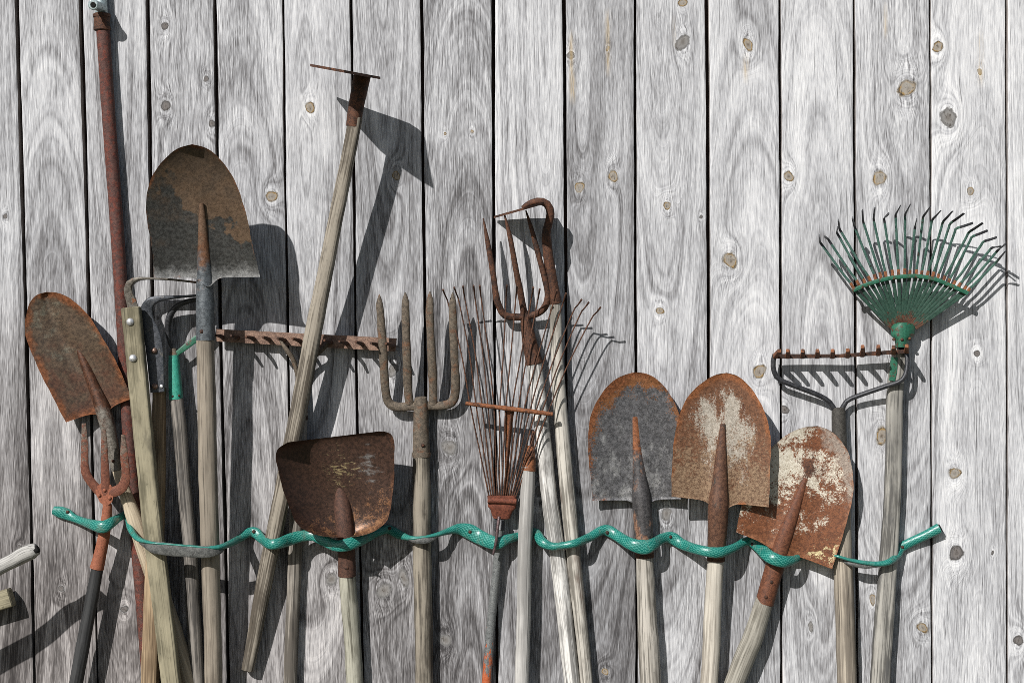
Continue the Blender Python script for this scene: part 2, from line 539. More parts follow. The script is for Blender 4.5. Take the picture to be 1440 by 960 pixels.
MAT['socket_d'] = metal_mat('speckled_rust_socket', ((.045, .022, .015), (.14, .068, .04)),
                            [dict(c=((.03, .025, .02), (.07, .055, .045)), n=50, a=3.2, b=-.3, st=(1, 1, .4)),
                             dict(c=((.32, .27, .15), (.5, .43, .28)), n=160, a=4, b=-1.1)], rough=.6)
MAT['socket_e'] = metal_mat('red_rust_socket', ((.065, .024, .013), (.16, .06, .03)),
                            [dict(c=((.42, .36, .22), (.6, .54, .38)), n=110, a=3.6, v=1.2, b=-1.9),
                             dict(c=RUST_D, n=80, a=3, b=-.5)], rough=.65)

# handles
MAT['w_tan'] = wood_mat('tan_grey_ash_handle', (.36, .29, .20), (.20, .155, .105), (.15, .12, .09), .2, .7)
MAT['w_green'] = wood_mat('greenish_tan_square_handle', (.36, .305, .165), (.20, .17, .085), (.11, .095, .055), .35, .55, 1.1, dirt=.5)
MAT['w_honey'] = wood_mat('honey_pine_handle', (.44, .29, .13), (.26, .155, .062), None, 0, .7, .3, dirt=.1)
MAT['w_pale'] = wood_mat('pale_new_handle', (.62, .49, .30), (.46, .34, .19), None, 0, .5, .3, dirt=.08)
MAT['w_grey'] = wood_mat('grey_round_handle', (.26, .225, .185), (.105, .092, .078), (.3, .28, .25), .2, 1.0, .8)
MAT['w_grey_tan'] = wood_mat('grey_tan_handle', (.33, .285, .225), (.15, .125, .095), (.12, .1, .08), .2, .9, .6)
MAT['w_hoe'] = wood_mat('weathered_brown_grey_handle', (.34, .285, .205), (.13, .10, .065), (.09, .072, .052), .25, 1.0, .7)
MAT['w_brown'] = wood_mat('brown_worn_handle', (.30, .19, .105), (.13, .075, .04), (.33, .29, .22), .15, .8, .6)
MAT['w_scoop'] = wood_mat('lichen_grey_handle', (.42, .40, .29), (.17, .155, .10), (.14, .12, .085), .25, 1.1, .7)
MAT['w_fork'] = wood_mat('rough_brown_handle', (.30, .25, .175), (.11, .088, .06), (.20, .125, .075), .25, 1.0, 1.0, dirt=.5)
MAT['w_white'] = wood_mat('silver_white_handle', (.54, .515, .47), (.36, .34, .31), None, 0, .5, .4, dirt=.15)
MAT['w_birch'] = wood_mat('cracked_silver_handle', (.74, .71, .65), (.33, .31, .28), (.13, .115, .10), .25, 1.0, .9, dirt=.35)
MAT['w_goose'] = wood_mat('grey_olive_handle', (.56, .51, .42), (.26, .23, .18), (.17, .085, .05), .25, .9, .9, dirt=.3)
MAT['w_c'] = wood_mat('grey_olive_shovel_handle', (.48, .43, .35), (.22, .19, .145), (.11, .09, .07), .2, 1.1, .7, dirt=.4)
MAT['w_d'] = wood_mat('ivory_shovel_handle', (.64, .57, .45), (.40, .335, .25), (.30, .16, .07), .15, .7, .4, dirt=.2)
MAT['w_e'] = wood_mat('stone_grey_shovel_handle', (.40, .365, .285), (.21, .185, .135), (.16, .14, .10), .15, .6, .6, dirt=.2)
MAT['w_rake'] = wood_mat('sand_rake_handle', (.47, .39, .275), (.27, .215, .15), (.20, .17, .13), .2, .6, .5)
MAT['w_leaf'] = wood_mat('faceted_grey_handle', (.37, .345, .29), (.15, .14, .12), (.11, .108, .105), .55, 1.0, .9)
MAT['w_black'] = wood_mat('black_painted_handle', (.05, .05, .05), (.02, .02, .021), (.085, .08, .075), .2, .7, .6, rough=.6)
MAT['w_grip'] = wood_mat('silver_grip', (.44, .42, .38), (.2, .19, .17), (.16, .145, .12), .15, .9, .6)


def hose_mat():
    t = NT('green_braided_hose')
    q = t.sep(t.attr('buv'))
    # two families of light threads wound round the hose
    a = t.lin(q[0], 7.0, 0)                # q0 runs 0..0.5 round each half
    s = t.lin(q[2], 128.0, 0)
    la = t.m('PINGPONG', t.m('ADD', t.lin(a, 2, 0), s), .5)
    lb = t.m('PINGPONG', t.m('SUBTRACT', t.lin(a, 2, 0), s), .5)
    thr = t.m('MAXIMUM', t.step(la, .40, .47), t.step(lb, .40, .47))
    g = t.attr('gc')
    n = t.noise(g, 60, 4, .6)
    col = t.mix(n, (.002, .085, .068), (.006, .155, .125))
    col = t.mix(t.lin(thr, .72, 0), col, (.12, .40, .33))
    col = t.mix(t.lin(t.step(t.noise(g, 70, 6, .7), .52, .66), .45, 0), col, (.10, .13, .10))
    return t.fin(col, t.lin(n, .25, .22), 0, t.bump(t.noise(g, 110, 4, .6), .0012, .6), .5)


MAT['hose'] = hose_mat()
MAT['lining'] = metal_mat('grey_hose_inside', ((.04, .042, .04), (.115, .116, .108)),
                          [dict(c=((.02, .02, .02), (.045, .045, .043)), n=90, a=3.4, b=-.5)], rough=.55, spec=.4)


def wall_mat():
    t = NT('silvered_softwood_boards')
    g = t.attr('grain')
    r = t.sep(t.attr('ringv'))
    w = t.sep(t.attr('wear'))
    f1 = t.noise(t.vmul(g, (1.3, .03, 5.3)), 1, 4, .6)
    f0 = t.noise(t.vmul(g, (2.2, .07, 9.3)), 1, 2, .5)
    f2 = t.noise(t.vmul(g, (.13, .006, 3.1)), 1, 4, .6)
    p = t.noise(t.vmul(g, (.028, .0075, 1.7)), 1, 4, .6, .4)
    amt = t.noise(t.vmul(g, (.016, .004, 2.7)), 1, 2, .5)
    gy = t.sep(g)
    cv = t.t.nodes.new('ShaderNodeCombineXYZ')
    t.put(cv.inputs[0], r[0])
    t.put(cv.inputs[1], gy[1])
    t.put(cv.inputs[2], gy[2])
    rv = cv.outputs[0]
    band = t.noise(t.vmul(rv, (.62, .0016, 3.3)), 1, 2, .5)
    line = t.noise(t.vmul(rv, (2.6, .0016, 5.7)), 1, 2, .5)
    lw = t.m('MULTIPLY', t.step(line, .54, .60), t.step(amt, .34, .60))
    f3 = t.noise(t.vmul(g, (1.25, .036, 12.3)), 1, 3, .6)
    f4 = t.noise(t.vmul(g, (1.15, .020, 15.1)), 1, 3, .6)
    bc = t.step(t.noise(t.vmul(g, (.004, .0016, 6.3)), 1, 1, .5), .35, .65)     # how streaky this stretch of board is
    wf = t.step(f3, .54, .60)
    df = t.step(f4, .55, .61)
    fb = t.lin(bc, .75, .5)
    x = t.lin(t.m('SUBTRACT', f1, .5), .55, .545)
    x = t.m('ADD', x, t.lin(t.m('SUBTRACT', f0, .5), .9, 0))
    x = t.m('ADD', x, t.m('MULTIPLY', t.lin(wf, .16, 0), fb))
    x = t.m('SUBTRACT', x, t.m('MULTIPLY', t.lin(df, .18, 0), fb))
    x = t.m('ADD', x, t.lin(t.m('SUBTRACT', f2, .5), .15, 0))
    x = t.m('ADD', x, t.lin(t.m('SUBTRACT', p, .5), .45, 0))
    x = t.m('ADD', x, t.lin(t.m('SUBTRACT', band, .5), .72, 0))
    x = t.m('ADD', x, t.lin(t.m('SUBTRACT', line, .5), .85, 0))
    x = t.m('SUBTRACT', x, t.lin(lw, .15, 0))
    x = t.lin(x, 1.12, -.05)
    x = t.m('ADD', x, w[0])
    col = t.ramp(x, [(0.0, (.05, .048, .049)), (.22, (.135, .132, .135)), (.45, (.27, .271, .28)),
                     (.68, (.43, .434, .446)), (1.0, (.62, .622, .625))])
    # warm brown tinge where the boards weather wetter
    col = t.mix(w[2], col, t.mix(1.0, col, (.95, .87, .81), 'MULTIPLY'))
    # checks along the grain
    ck = t.step(t.noise(t.vmul(g, (.85, .0055, 8.1)), 1, 3, .55), .655, .69)
    col = t.mix(t.lin(ck, .6, 0), col, (.035, .032, .03))
    # knots
    kr = r[1]
    kt = r[2]
    krn = t.m('ADD', kr, t.lin(t.m('SUBTRACT', t.noise(t.vmul(t.t.nodes.new('ShaderNodeNewGeometry').outputs['Position'], (95, 95, 95)), 1, 4, .6), .5), .9, 0))
    kn2 = t.step(t.noise(t.vmul(t.t.nodes.new('ShaderNodeNewGeometry').outputs['Position'], (70, 70, 70)), 1, 3, .5), .42, .62)
    grey = t.ramp(t.lin(krn, .5, 0), [(0, (.07, .06, .055)), (.2, (.16, .145, .135)), (.36, (.14, .13, .125)),
                                      (.45, (.06, .055, .052)), (.52, (.26, .258, .258)), (1, (.32, .32, .32))])
    ochre = t.ramp(t.lin(krn, .5, 0), [(0, (.10, .08, .06)), (.14, (.25, .215, .175)), (.32, (.29, .255, .21)),
                                       (.40, (.30, .19, .065)), (.455, (.055, .04, .03)), (.50, (.27, .235, .18)), (.56, (.31, .305, .30)), (1, (.33, .33, .33))])
    swirl = t.ramp(t.lin(krn, .5, 0), [(0, (.13, .115, .10)), (.3, (.23, .22, .21)), (.45, (.15, .145, .14)), (1, (.32, .32, .32))])
    ochre = t.mix(t.lin(kn2, .6, 0), ochre, (.30, .285, .26))
    kc = t.mix(t.step(kt, .4, .6), grey, ochre)
    kc = t.mix(t.step(kt, 1.4, 1.6), kc, swirl)
    kc = t.mix(t.lin(t.m('SUBTRACT', f1, .5), 1.4, .25), kc, t.mix(.5, kc, (.02, .018, .016)))
    kcr = t.step(t.noise(t.vmul(t.t.nodes.new('ShaderNodeNewGeometry').outputs['Position'], (420, 420, 170)), 1, 2, .5), .60, .66)
    kc = t.mix(t.lin(kcr, .7, 0), kc, (.045, .036, .028))
    km = t.m('SUBTRACT', 1.0, t.step(krn, .96, 1.16))
    col = t.mix(km, col, kc)
    # resin runs
    col = t.mix(t.m('MULTIPLY', w[1], t.lin(t.step(t.m('ADD', f1, f2), .85, 1.15), .55, 0)), col, (.40, .28, .11))
    h = t.m('ADD', t.lin(f1, .8, 0), t.m('SUBTRACT', t.lin(wf, .25, 0), t.lin(df, .3, 0)))
    h = t.m('ADD', h, t.lin(f0, .5, 0))
    h = t.m('ADD', h, t.lin(lw, .55, 0))
    h = t.m('SUBTRACT', h, t.lin(ck, 1.2, 0))
    return t.fin(col, .86, 0, t.bump(h, .0007, .55), .2)


# ------------------------------------------------------------------ wall of boards
GAPS = [  # (x at rows 0, 240, 480, 720, 960), half widths at rows 0, 960
    ((23, 30, 37, 43, 48), 3.1, 2.0), ((113, 120, 126, 131, 137), 3.6, 1.6), ((207.5, 211, 215, 220, 226), 3.0, 2.2),
    ((302, 305.5, 310, 316, 321), 2.6, 2.2), ((398, 400.5, 405, 408, 412), 1.8, 1.8), ((493.5, 497.5, 500, 505, 511), 2.2, 1.6),
    ((593, 595, 598, 601, 604), 2.4, 2.0), ((693.5, 694, 695.5, 697.5, 699), 2.5, 1.7), ((793, 795, 796, 797.5, 799), 2.6, 1.6),
    ((893, 893.3, 894, 895, 895.5), 2.0, 2.0), ((994, 996, 996.5, 998, 1000), 2.9, 2.2), ((1096.5, 1097.6, 1098, 1098.7, 1099), 2.2, 1.9),
    ((1201, 1202, 1203.5, 1205, 1205.5), 2.0, 2.0), ((1308, 1309, 1309.7, 1310, 1311), 1.6, 1.6), ((1415.5, 1416, 1416.3, 1416.3, 1416.3), 2.0, 1.4)]
for k in (1, 2):
    GAPS.insert(0, (tuple(x - 98 for x in GAPS[0][0]), 2.2, 2.0))
    GAPS.append((tuple(x + 104 for x in GAPS[-1][0]), 2.0, 1.6))
KNOTS = [(232, 37, 6, 6, 0), (290, 111, 4, 4.5, 0), (298, 174, 5, 6, 0), (233, 149, 8, 8, 0), (382, 276, 9, 9, 1), (436, 151, 8, 8, 1),
         (557, 247, 6, 8, 1), (626, 188, 2.4, 3, 1), (664, 185, 2.6, 3, 1), (803, 78, 6, 6, 2), (855, 68, 2.4, 5, 1), (815, 263, 7, 10, 1),
         (862, 248, 8, 9, 1), (938, 289, 6, 6, 1), (928, 437, 6, 6, 1), (960, 4, 7, 7, 1), (1052, 63, 7, 10, 1), (1027, 366, 12, 11, 1),
         (1068, 522, 10, 11, 1), (1103.5, 576, 7, 7, 0), (1109, 248, 8, 8, 1), (1275, 124, 14, 12, 1), (1237, 250, 10, 12, 1),
         (1319, 66, 8, 9, 1), (1378, 101, 4, 5, 1), (1334, 165, 13, 13, 2), (1365, 269, 6, 6, 1), (1374, 497, 5, 5, 0),
         (1240, 613, 9, 14, 1), (1343, 665, 9, 9, 1), (1345, 777, 11, 11, 0), (1227, 842, 5, 8, 1), (1297, 882, 9, 7, 1),
         (632, 629, 11, 12, 2), (540, 830, 11, 12, 2), (568, 812, 7, 13, 2), (626, 899, 9, 9, 2), (86, 827, 5, 5, 0), (175, 856, 6, 6, 0),
         (7, 304, 4, 4, 0), (27, 770, 4, 4, 0), (851, 944, 6, 5, 1), (466, 814, 9, 9, 2), (937, 722, 8, 9, 2), (1396, 777, 2.5, 4, 0),
         (553, 520, 8, 10, 2), (1258, 520, 7, 7, 2), (986, 305, 3, 3, 0), (283, 470, 3, 3, 0), (222, 447, 2.5, 2.5, 0), (1432, 900, 7, 9, 0),
         (960, 60, 9, 14, 2), (760, 690, 8, 9, 2), (1140, 880, 4, 8, 2)]
RESIN = [(803, 40, 150, 2.5), (855, 10, 110, 3), (1379, 40, 125, 3), (1049, 70, 120, 3), (1245, 0, 60, 2), (948, 20, 70, 2), (806, 95, 150, 3)]
BOARD_TONE = [0, 0, .02, .02, -.04, .02, .03, -.02, -.06, .05, -.04, .03, .08, .07, .03, .12, .10, 0, 0]


def build_wall():
    rows = np.concatenate([np.arange(-420, -24, 22), np.arange(-24, 990, 2.5), np.arange(990, GY + 1, 20.0), [GY]])
    ky = np.array([0, 240, 480, 720, 960.])

    def gx(g, y):
        x = np.interp(y, ky, g[0])
        x = np.where(y < 0, g[0][0] + (g[0][1] - g[0][0]) / 240 * y, x)
        return np.where(y > 960, g[0][4] + (g[0][4] - g[0][3]) / 240 * (y - 960), x)
    Vs, Fs, Gr, Ri, We = [], [], [], [], []
    base = 0
    rng = np.random.default_rng(5)
    for b in range(len(GAPS) - 1):
        g0, g1 = GAPS[b], GAPS[b + 1]
        y = rows
        hw0 = np.interp(y, [0, 960], [g0[1], g0[2]])
        hw1 = np.interp(y, [0, 960], [g1[1], g1[2]])
        ph = rng.uniform(0, 6.28, 14)
        wv = lambda a, c: .3 * np.sin(y / 47 + a) + .15 * np.sin(y / 17.7 + c) + .1 * np.sin(y / 6.1 + a * 3)
        xl = gx(g0, y) + hw0 + wv(ph[0], ph[1])
        xr = gx(g1, y) - hw1 + wv(ph[2], ph[3])
        nu = int((xr - xl).mean() / 2) + 2
        tt = np.linspace(0, 1, nu)
        X = xl[:, None] + (xr - xl)[:, None] * tt[None]
        Y = np.repeat(y[:, None], nu, 1)
        xc = X - gx(g0, y)[:, None]
        wd = (xr - xl).mean()
        # grain coordinate
        u = xc + 5 * np.sin(Y / 380 + ph[4]) + 1.1 * np.sin(Y / 140 + ph[5]) + .25 * np.sin(Y / 44 + ph[6] + xc * .03)
        c0 = wd * rng.uniform(.25, .75)
        hh = rng.uniform(-60, 60) + (Y - 480) * rng.choice([-1, 1]) * rng.uniform(.05, .13) + 5 * np.sin(Y / 150 + ph[7]) + 1.0 * np.sin(Y / 53 + ph[8]) + .4 * np.sin(Y / 21 + ph[9])
        kr = np.full_like(X, 9.0)
        kt = np.zeros_like(X)
        bump = np.zeros_like(X)
        du = np.zeros_like(X)
        for (kx, kyy, rx, ry, ty) in KNOTS:
            bx0, bx1 = np.interp(kyy, y, xl), np.interp(kyy, y, xr)
            if not (bx0 - 4 < kx < bx1 + 4):
                continue
            rx, ry = rx * .88, ry * .9
            ka = math.sin(kx * 1.7 + kyy) * .5
            dx = X - kx
            dy = Y - kyy
            R = rx * 1.25
            r2 = dx ** 2 + (dy / 2.2) ** 2
            du += -.8 * dx * R * R / np.maximum(r2, R * R) * np.exp(-r2 / (R * 5) ** 2)
            ca, sa = math.cos(ka), math.sin(ka)
            th = np.arctan2(dy, dx)
            rk = np.sqrt(((dx * ca + dy * sa) / rx) ** 2 + ((dy * ca - dx * sa) / ry) ** 2) * (1 + .10 * np.sin(2 * th + kx) + .07 * np.sin(3 * th + kyy))
            bump += (1.4 + rx * .30) * np.exp(-np.sqrt((dx / (rx * 1.7)) ** 2 + (dy / (ry * 2.4)) ** 2) ** 1.3)
            nearer = rk < kr
            kt = np.where(nearer, ty, kt)
            kr = np.minimum(kr, rk)
        u = u + du
        rho = np.sqrt((u - c0) ** 2 + hh ** 2) / rng.uniform(6.5, 9.5) + bump
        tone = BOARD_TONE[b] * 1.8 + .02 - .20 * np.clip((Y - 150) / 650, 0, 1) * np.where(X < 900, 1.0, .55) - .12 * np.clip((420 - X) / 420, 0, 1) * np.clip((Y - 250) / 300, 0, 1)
        warm = np.clip((Y - 350) / 500, 0, 1) * np.clip((800 - X) / 600, 0, 1) * .8 + .10
        res = np.zeros_like(X)
        for (sx, y0, y1, sw) in RESIN:
            res = np.maximum(res, np.exp(-((X - sx) / sw) ** 2) * ((Y > y0) & (Y < y1)) * np.minimum(1, np.minimum(np.abs(Y - y0), np.abs(Y - y1)) / 20))
        edge = np.minimum(xc - xc[:, :1], xc[:, -1:] - xc)
        round_ = 1.0 * np.exp(-edge / .8)
        depth = -(rng.uniform(-.6, .9)) - .9 * ((tt[None] - .5) * 2) ** 2 * rng.choice([-1, 1]) + round_ * -1
        ny = len(rows)
        V = np.zeros((ny, nu, 3))
        V[..., 0] = (X - 720) * S
        V[..., 1] = -depth * .001
        V[..., 2] = (480 - Y) * S
        bid = b * 1.0
        G = np.stack([u, Y, bid + .10 * np.exp(-np.maximum(kr - .6, 0) * .8)], 2)
        RI = np.stack([rho, np.minimum(kr, 6), kt], 2)
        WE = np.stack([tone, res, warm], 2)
        idx = np.arange(ny * nu).reshape(ny, nu) + base
        F = np.stack([idx[:-1, :-1], idx[1:, :-1], idx[1:, 1:], idx[:-1, 1:]], 2).reshape(-1, 4)
        Vs.append(V.reshape(-1, 3))
        Gr.append(G.reshape(-1, 3))
        Ri.append(RI.reshape(-1, 3))
        We.append(WE.reshape(-1, 3))
        Fs.append(F)
        base += ny * nu
        # the two edges of the board, 20 mm deep
        for side, col in ((0, 0), (1, nu - 1)):
            e0 = V[:, col].copy()
            e1 = e0.copy()
            e1[:, 1] += .020
            ee = np.concatenate([e0, e1])
            Vs.append(ee)
            Gr.append(np.concatenate([G[:, col], G[:, col] + [9, 0, 0]]))
            rr = RI[:, col].copy()
            rr[:, 1] = 6
            Ri.append(np.concatenate([rr, rr]))
            ww = WE[:, col].copy()
            ww[:, 2] = 1
            ww[:, 0] -= .15
            We.append(np.concatenate([ww, ww]))
            a = np.arange(ny - 1) + base
            q = np.stack([a, a + 1, a + 1 + ny, a + ny], 1)
            Fs.append(q if side else q[:, ::-1])
            base += 2 * ny
    V = np.concatenate(Vs)
    F = np.concatenate(Fs)
    me = bpy.data.meshes.new('board_wall')
    me.vertices.add(len(V))
    me.vertices.foreach_set('co', V.astype(np.float32).ravel())
    me.loops.add(len(F) * 4)
    me.loops.foreach_set('vertex_index', F.astype(np.int32).ravel())
    me.polygons.add(len(F))
    me.polygons.foreach_set('loop_start', np.arange(0, len(F) * 4, 4, dtype=np.int32))
    me.update(calc_edges=True)
    me.polygons.foreach_set('use_smooth', [True] * len(F))
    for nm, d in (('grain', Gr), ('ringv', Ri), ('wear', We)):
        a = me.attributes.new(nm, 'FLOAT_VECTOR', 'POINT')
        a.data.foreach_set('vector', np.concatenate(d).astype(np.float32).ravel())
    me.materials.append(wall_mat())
    o = bpy.data.objects.new('board_wall', me)
    COL.objects.link(o)
    o['label'] = 'weathered grey wall of upright knotty wooden boards behind all the tools'
    o['category'] = 'wooden wall'
    # rails and lining behind the gaps
    mb = MB()
    x0, x1 = W(GAPS[0][0][0] - 30, 0)[0], W(GAPS[-1][0][0] + 30, 0)[0]
    zb, zt = W(0, GY)[2], W(0, -430)[2]
    for (a, c, y0, y1) in ((zb, zt, .0225, .05),):
        V = [(x0, y0, a), (x1, y0, a), (x1, y0, c), (x0, y0, c), (x0, y1, a), (x1, y1, a), (x1, y1, c), (x0, y1, c)]
        mb.add(V, [(0, 1, 2, 3), (5, 4, 7, 6), (4, 0, 3, 7), (1, 5, 6, 2), (3, 2, 6, 7), (4, 5, 1, 0)])
    mb.build('backing', MAT_BACK, o)
    return o


MAT_BACK = wood_mat('dark_brown_backing', (.075, .036, .024), (.03, .015, .011), None, 0, .7)
build_wall()


# ------------------------------------------------------------------ shared pieces
def to_ground(path):
    """let the last point of a handle stand on the ground"""
    path = [list(p) for p in path]
    d = path[-1][2]
    path[-1][1] = 480 + (GY - 480) / (1 - far(d) * .001 / D)
    return path


def handle(parent, path, r, mat, name='handle', label=None, ground=True, wob=.35, rough=.012, p=2.0, rb=None, seg=22):
    if ground:
        path = to_ground(path)
    mb = MB().tube(path, r, rb=rb, wob=wob, rough=rough, p=p, seg=seg)
    return mb.build(name, MAT[mat], parent, label)


def rivets(parent, pts, mat, name='rivet', r=3.0, h=2.0):
    for (x, y, d) in pts:
        MB().dome(x, y, d, r, h).build(name, MAT[mat], parent)


SHOV = 'round point shovels leaning on the board wall'

# ------------------------------------------------------------------ 1 wooden grip at the left edge
t = thing('wooden_grip', 'rounded silver wooden grip and plank end jutting in low at the left edge', 'wooden handle', (-150, 880, 74))
MB().tube([(-190, 905, 110), (-60, 831, 112), (0, 797, 103), (18, 788, 103), (34, 779, 103), (46, 774, 104), (52, 771, 104)],
          [14, 11, 10.5, 10.5, 11.5, 11, 8.5], N=(0, -1, 0), seg=22, rough=.01).build('grip', MAT['w_grip'], t)
MB().tube([(49, 773.5, 106.5), (53.5, 770.5, 106.5)], [6.5, 5.5], seg=14).build('bore_shade', MAT['shade_black'], t)
MB().tube([(-190, 897, 20), (-60, 862, 20), (16, 839, 20)], [13, 13, 13], rb=[11, 11, 11], p=7, seg=28).build('plank_end', MAT['w_green'], t)

# ------------------------------------------------------------------ 2 rusted pipe with a tap
t = thing('water_pipe', 'tall rusty red iron water pipe leaning on the wall with a tap on top', 'pipe', (236, GY, 13))
MB().tube(to_ground([(144.5, 36, 14), (154, 180, 14), (163, 300, 14), (172, 440, 14), (181, 600, 13), (193, 760, 13), (206, 920, 13), (236, GY, 13)]),
          9.4, seg=24, rough=.006).build('pipe', MAT['rust_pipe'], t)
cp = MB()
cp.tube([(143, 21, 14), (143.8, 41, 14)], [11, 11], seg=24)
cp.tube([(143, 20.5, 14), (143.1, 24.5, 14)], [12.2, 12.2], seg=24)
cp.tube([(143.7, 38.5, 14), (143.8, 42.5, 14)], [12, 12], seg=24)
cp.build('coupling', MAT['rust'], t)
tp = MB()
tp.tube([(142.5, 20, 14), (142, 0, 14), (141, -40, 14)], [9, 8.5, 8.5], seg=20)
tp.tube([(144, 12, 18), (136, 8, 36), (131, 7, 48)], [7.5, 6.5, 6.2], N=(0, 0, 1), seg=18)
tp.tube([(132.5, 7.5, 45), (131, 7, 50)], [7.4, 7.4], N=(0, 0, 1), seg=18)
tap = tp.build('tap', MAT['zinc'], t)
MB().tube([(131, 7, 50.4), (130.7, 6.9, 52)], [4.0, 3.8], N=(0, 0, 1), seg=16).build('bore_shade', MAT['shade_black'], tap)

# ------------------------------------------------------------------ 3 brown shovel leaning left
t = thing('shovel', 'narrow brown rusty shovel tilted to the left behind a three pronged cultivator', 'shovel', (385, GY, 20), SHOV)
LA = [(92, 592), (75, 560), (54, 518), (39, 482), (35, 455), (40, 430), (50, 416), (65, 410.5)]
RA = [(184, 559), (169, 520), (148, 481), (127, 447), (105, 424), (88, 414), (76, 411), (65, 410.5)]
MB().blade(LA, RA, lambda u, v, w: 20 + 16 * v + 10 * u * u * w - 4 * math.exp(-((u + .05) / .25) ** 2), lip=6, dip=6, us=.1, dipw=.3).build('blade', MAT['blade_a'], t)
MB().tube([(165, 661, 24), (157, 625, 24), (147, 582, 23), (133, 545, 22), (119, 510, 22), (106, 478, 21)], [8, 9.5, 11, 8.5, 6.5, 3], seg=20).build('socket', MAT['socket_a'], t)
MB().tube([(97, 516, 18), (80, 492, 20), (60, 463, 23)], [2, 3.6, 1.5], seg=12).build('rib', MAT['blade_a'], t)
rivets(t, [(159, 648, 32)], 'rust_dark', r=2.4)
handle(t, [(158, 640, 24), (203, 770, 23), (262, 940, 22), (385, GY, 20)], [6.5, 12, 12, 12], 'w_pale', wob=0)

# ------------------------------------------------------------------ 4 cultivator
t = thing('cultivator', 'red rusty three pronged hand cultivator with a black handle', 'cultivator', (38, GY, 36))
cb = MB()
for path, r in (([(118, 595, 52), (119.5, 630, 50), (120, 662, 47), (132, 682, 44), (148, 698, 42)], [3.0, 5.4, 6, 6.4, 7]),
                ([(146, 603, 52), (147, 640, 50), (148, 670, 46), (148, 698, 43)], [3.0, 5.4, 6, 7]),
                ([(173, 611, 52), (175, 645, 50), (177, 672, 47), (170, 687, 45), (152, 694, 43)], [3.0, 5.6, 6.6, 8, 7])):
    cb.tube(path, r, rb=[x * .35 for x in r], seg=14, rough=.05)
cp2 = MB().plate([(134, 686, 44), (142, 679, 44), (156, 681, 44), (161, 692, 44), (158, 705, 44), (150, 712, 44), (141, 706, 44), (136, 696, 44)], (0, .004, 0))
cp2.build('head_plate', MAT['orange_iron'], t)
cb.build('prongs', MAT['red_iron'], t)
rivets(t, [(139.5, 696, 46), (147, 689, 46), (154, 700, 46)], 'orange_iron', r=2.6, h=2)
MB().tube([(149, 704, 41), (151, 712, 40), (148, 742, 38), (141, 778, 36.5), (136, 799, 36)], [5.5, 6.5, 8, 8.8, 10], seg=20).build('ferrule', MAT['orange_iron'], t)
handle(t, [(137, 795, 36), (118, 900, 34), (107, 960, 33), (38, GY, 28)], [8.4, 9.6, 9.6, 9.6], 'w_black')

# ------------------------------------------------------------------ 5 whip with a square handle
t = thing('grass_whip', 'grass whip with green tinged square wooden handle and two bright rivets', 'grass whip', (285, GY, 44))
handle(t, [(184, 433, 62), (198, 570, 59), (217, 760, 55), (234.5, 900, 51), (241, 960, 50), (285, GY, 42)], 13.2, 'w_green', p=6, rb=9.5, seg=32, wob=.2)
rivets(t, [(183, 452.5, 70.2), (187, 503.5, 69.3)], 'bolt', r=5.4, h=3.5)
st = MB()
st.tube([(193, 500, 49), (189, 460, 49), (186, 428, 49), (180.5, 411, 49), (182, 400, 49), (190, 393.5, 50), (204, 391.5, 50), (240, 393, 48), (276, 397, 44)],
        [8, 8, 7.5, 6, 5.4, 3.6, 1.9, 1.5, 1.5], rb=[1.6, 1.6, 2, 4, 6, 8, 9, 9, 9], seg=20, p=5)
st.build('strap', MAT['strap_steel'], t)

# ------------------------------------------------------------------ 6 whip with a dark strap
t = thing('grass_whip', 'grass whip with blue black bolted strap and honey coloured handle', 'grass whip', (196, GY, 32))
handle(t, [(224, 545, 33), (223, 620, 33), (220, 720, 33), (213, 900, 32), (211, 960, 32), (200, GY, 30)], [8.5, 9.5, 11, 12, 12, 12], 'w_honey', p=4, wob=.2)
MB().tube([(221.5, 551, 46), (220.5, 535, 46), (217.5, 495, 46), (213, 468, 46), (207, 452, 46), (206.5, 436, 46), (213, 424.5, 46), (226, 420, 45), (250, 417.5, 43), (278, 415.5, 40)],
          [10, 10.5, 12, 11.5, 10, 9, 7, 4, 2, 1.6], rb=[1.8, 1.8, 1.8, 2, 2.6, 4, 7, 9, 9, 9], seg=22, p=5, n=60).build('strap', MAT['strap_blue'], t)
rivets(t, [(217, 493, 48), (218, 543, 48)], 'bolt_rust', name='bolt', r=4.2, h=4.5)
rivets(t, [(227, 543, 48)], 'bolt', name='bolt', r=2.6, h=1.0)

# ------------------------------------------------------------------ 7 loop hoe with teal ferrule
t = thing('loop_hoe', 'hoe with chipped teal ferrule, black curved loop and grey handle', 'hoe', (298, GY, 22))
handle(t, [(248, 556, 26), (250.5, 580, 26), (266, 760, 24), (277, 960, 23), (298, GY, 22)], [8.5, 9.6, 9.8, 9.8, 9.8], 'w_grey', wob=.6, rough=.02)
MB().tube([(244.5, 500, 26), (245, 520, 26), (246.5, 545, 26), (247.5, 561, 26)], [7.4, 8.4, 9.6, 10.0], seg=22).build('ferrule', MAT['teal_paint'], t)
MB().tube([(244, 490, 26), (244.5, 501, 26)], [4, 6.2], seg=18).build('collar', MAT['rust_grey'], t)
MB().tube([(244, 494, 26), (238, 480, 27), (236, 462, 28), (239, 444, 30), (248, 431, 31), (262, 424.5, 31), (280, 422, 30), (292, 430, 26)],
          [2, 2.8, 4.2, 4.8, 4.6, 4.0, 3.4, 3], rb=[2, 3, 5, 6, 6, 6, 6, 5], seg=16, n=40).build('loop', MAT['steel_dark'], t)
MB().tube([(246, 499, 27), (258, 490, 28), (272, 479, 27), (288, 466, 25), (292, 440, 25)], [3, 4.2, 4.6, 4.6, 3], rb=[1.4] * 5, seg=14, p=4).build('brace', MAT['green_paint'], t)
rivets(t, [(243, 557, 34), (252, 556, 34)], 'rust_dark', r=1.8)

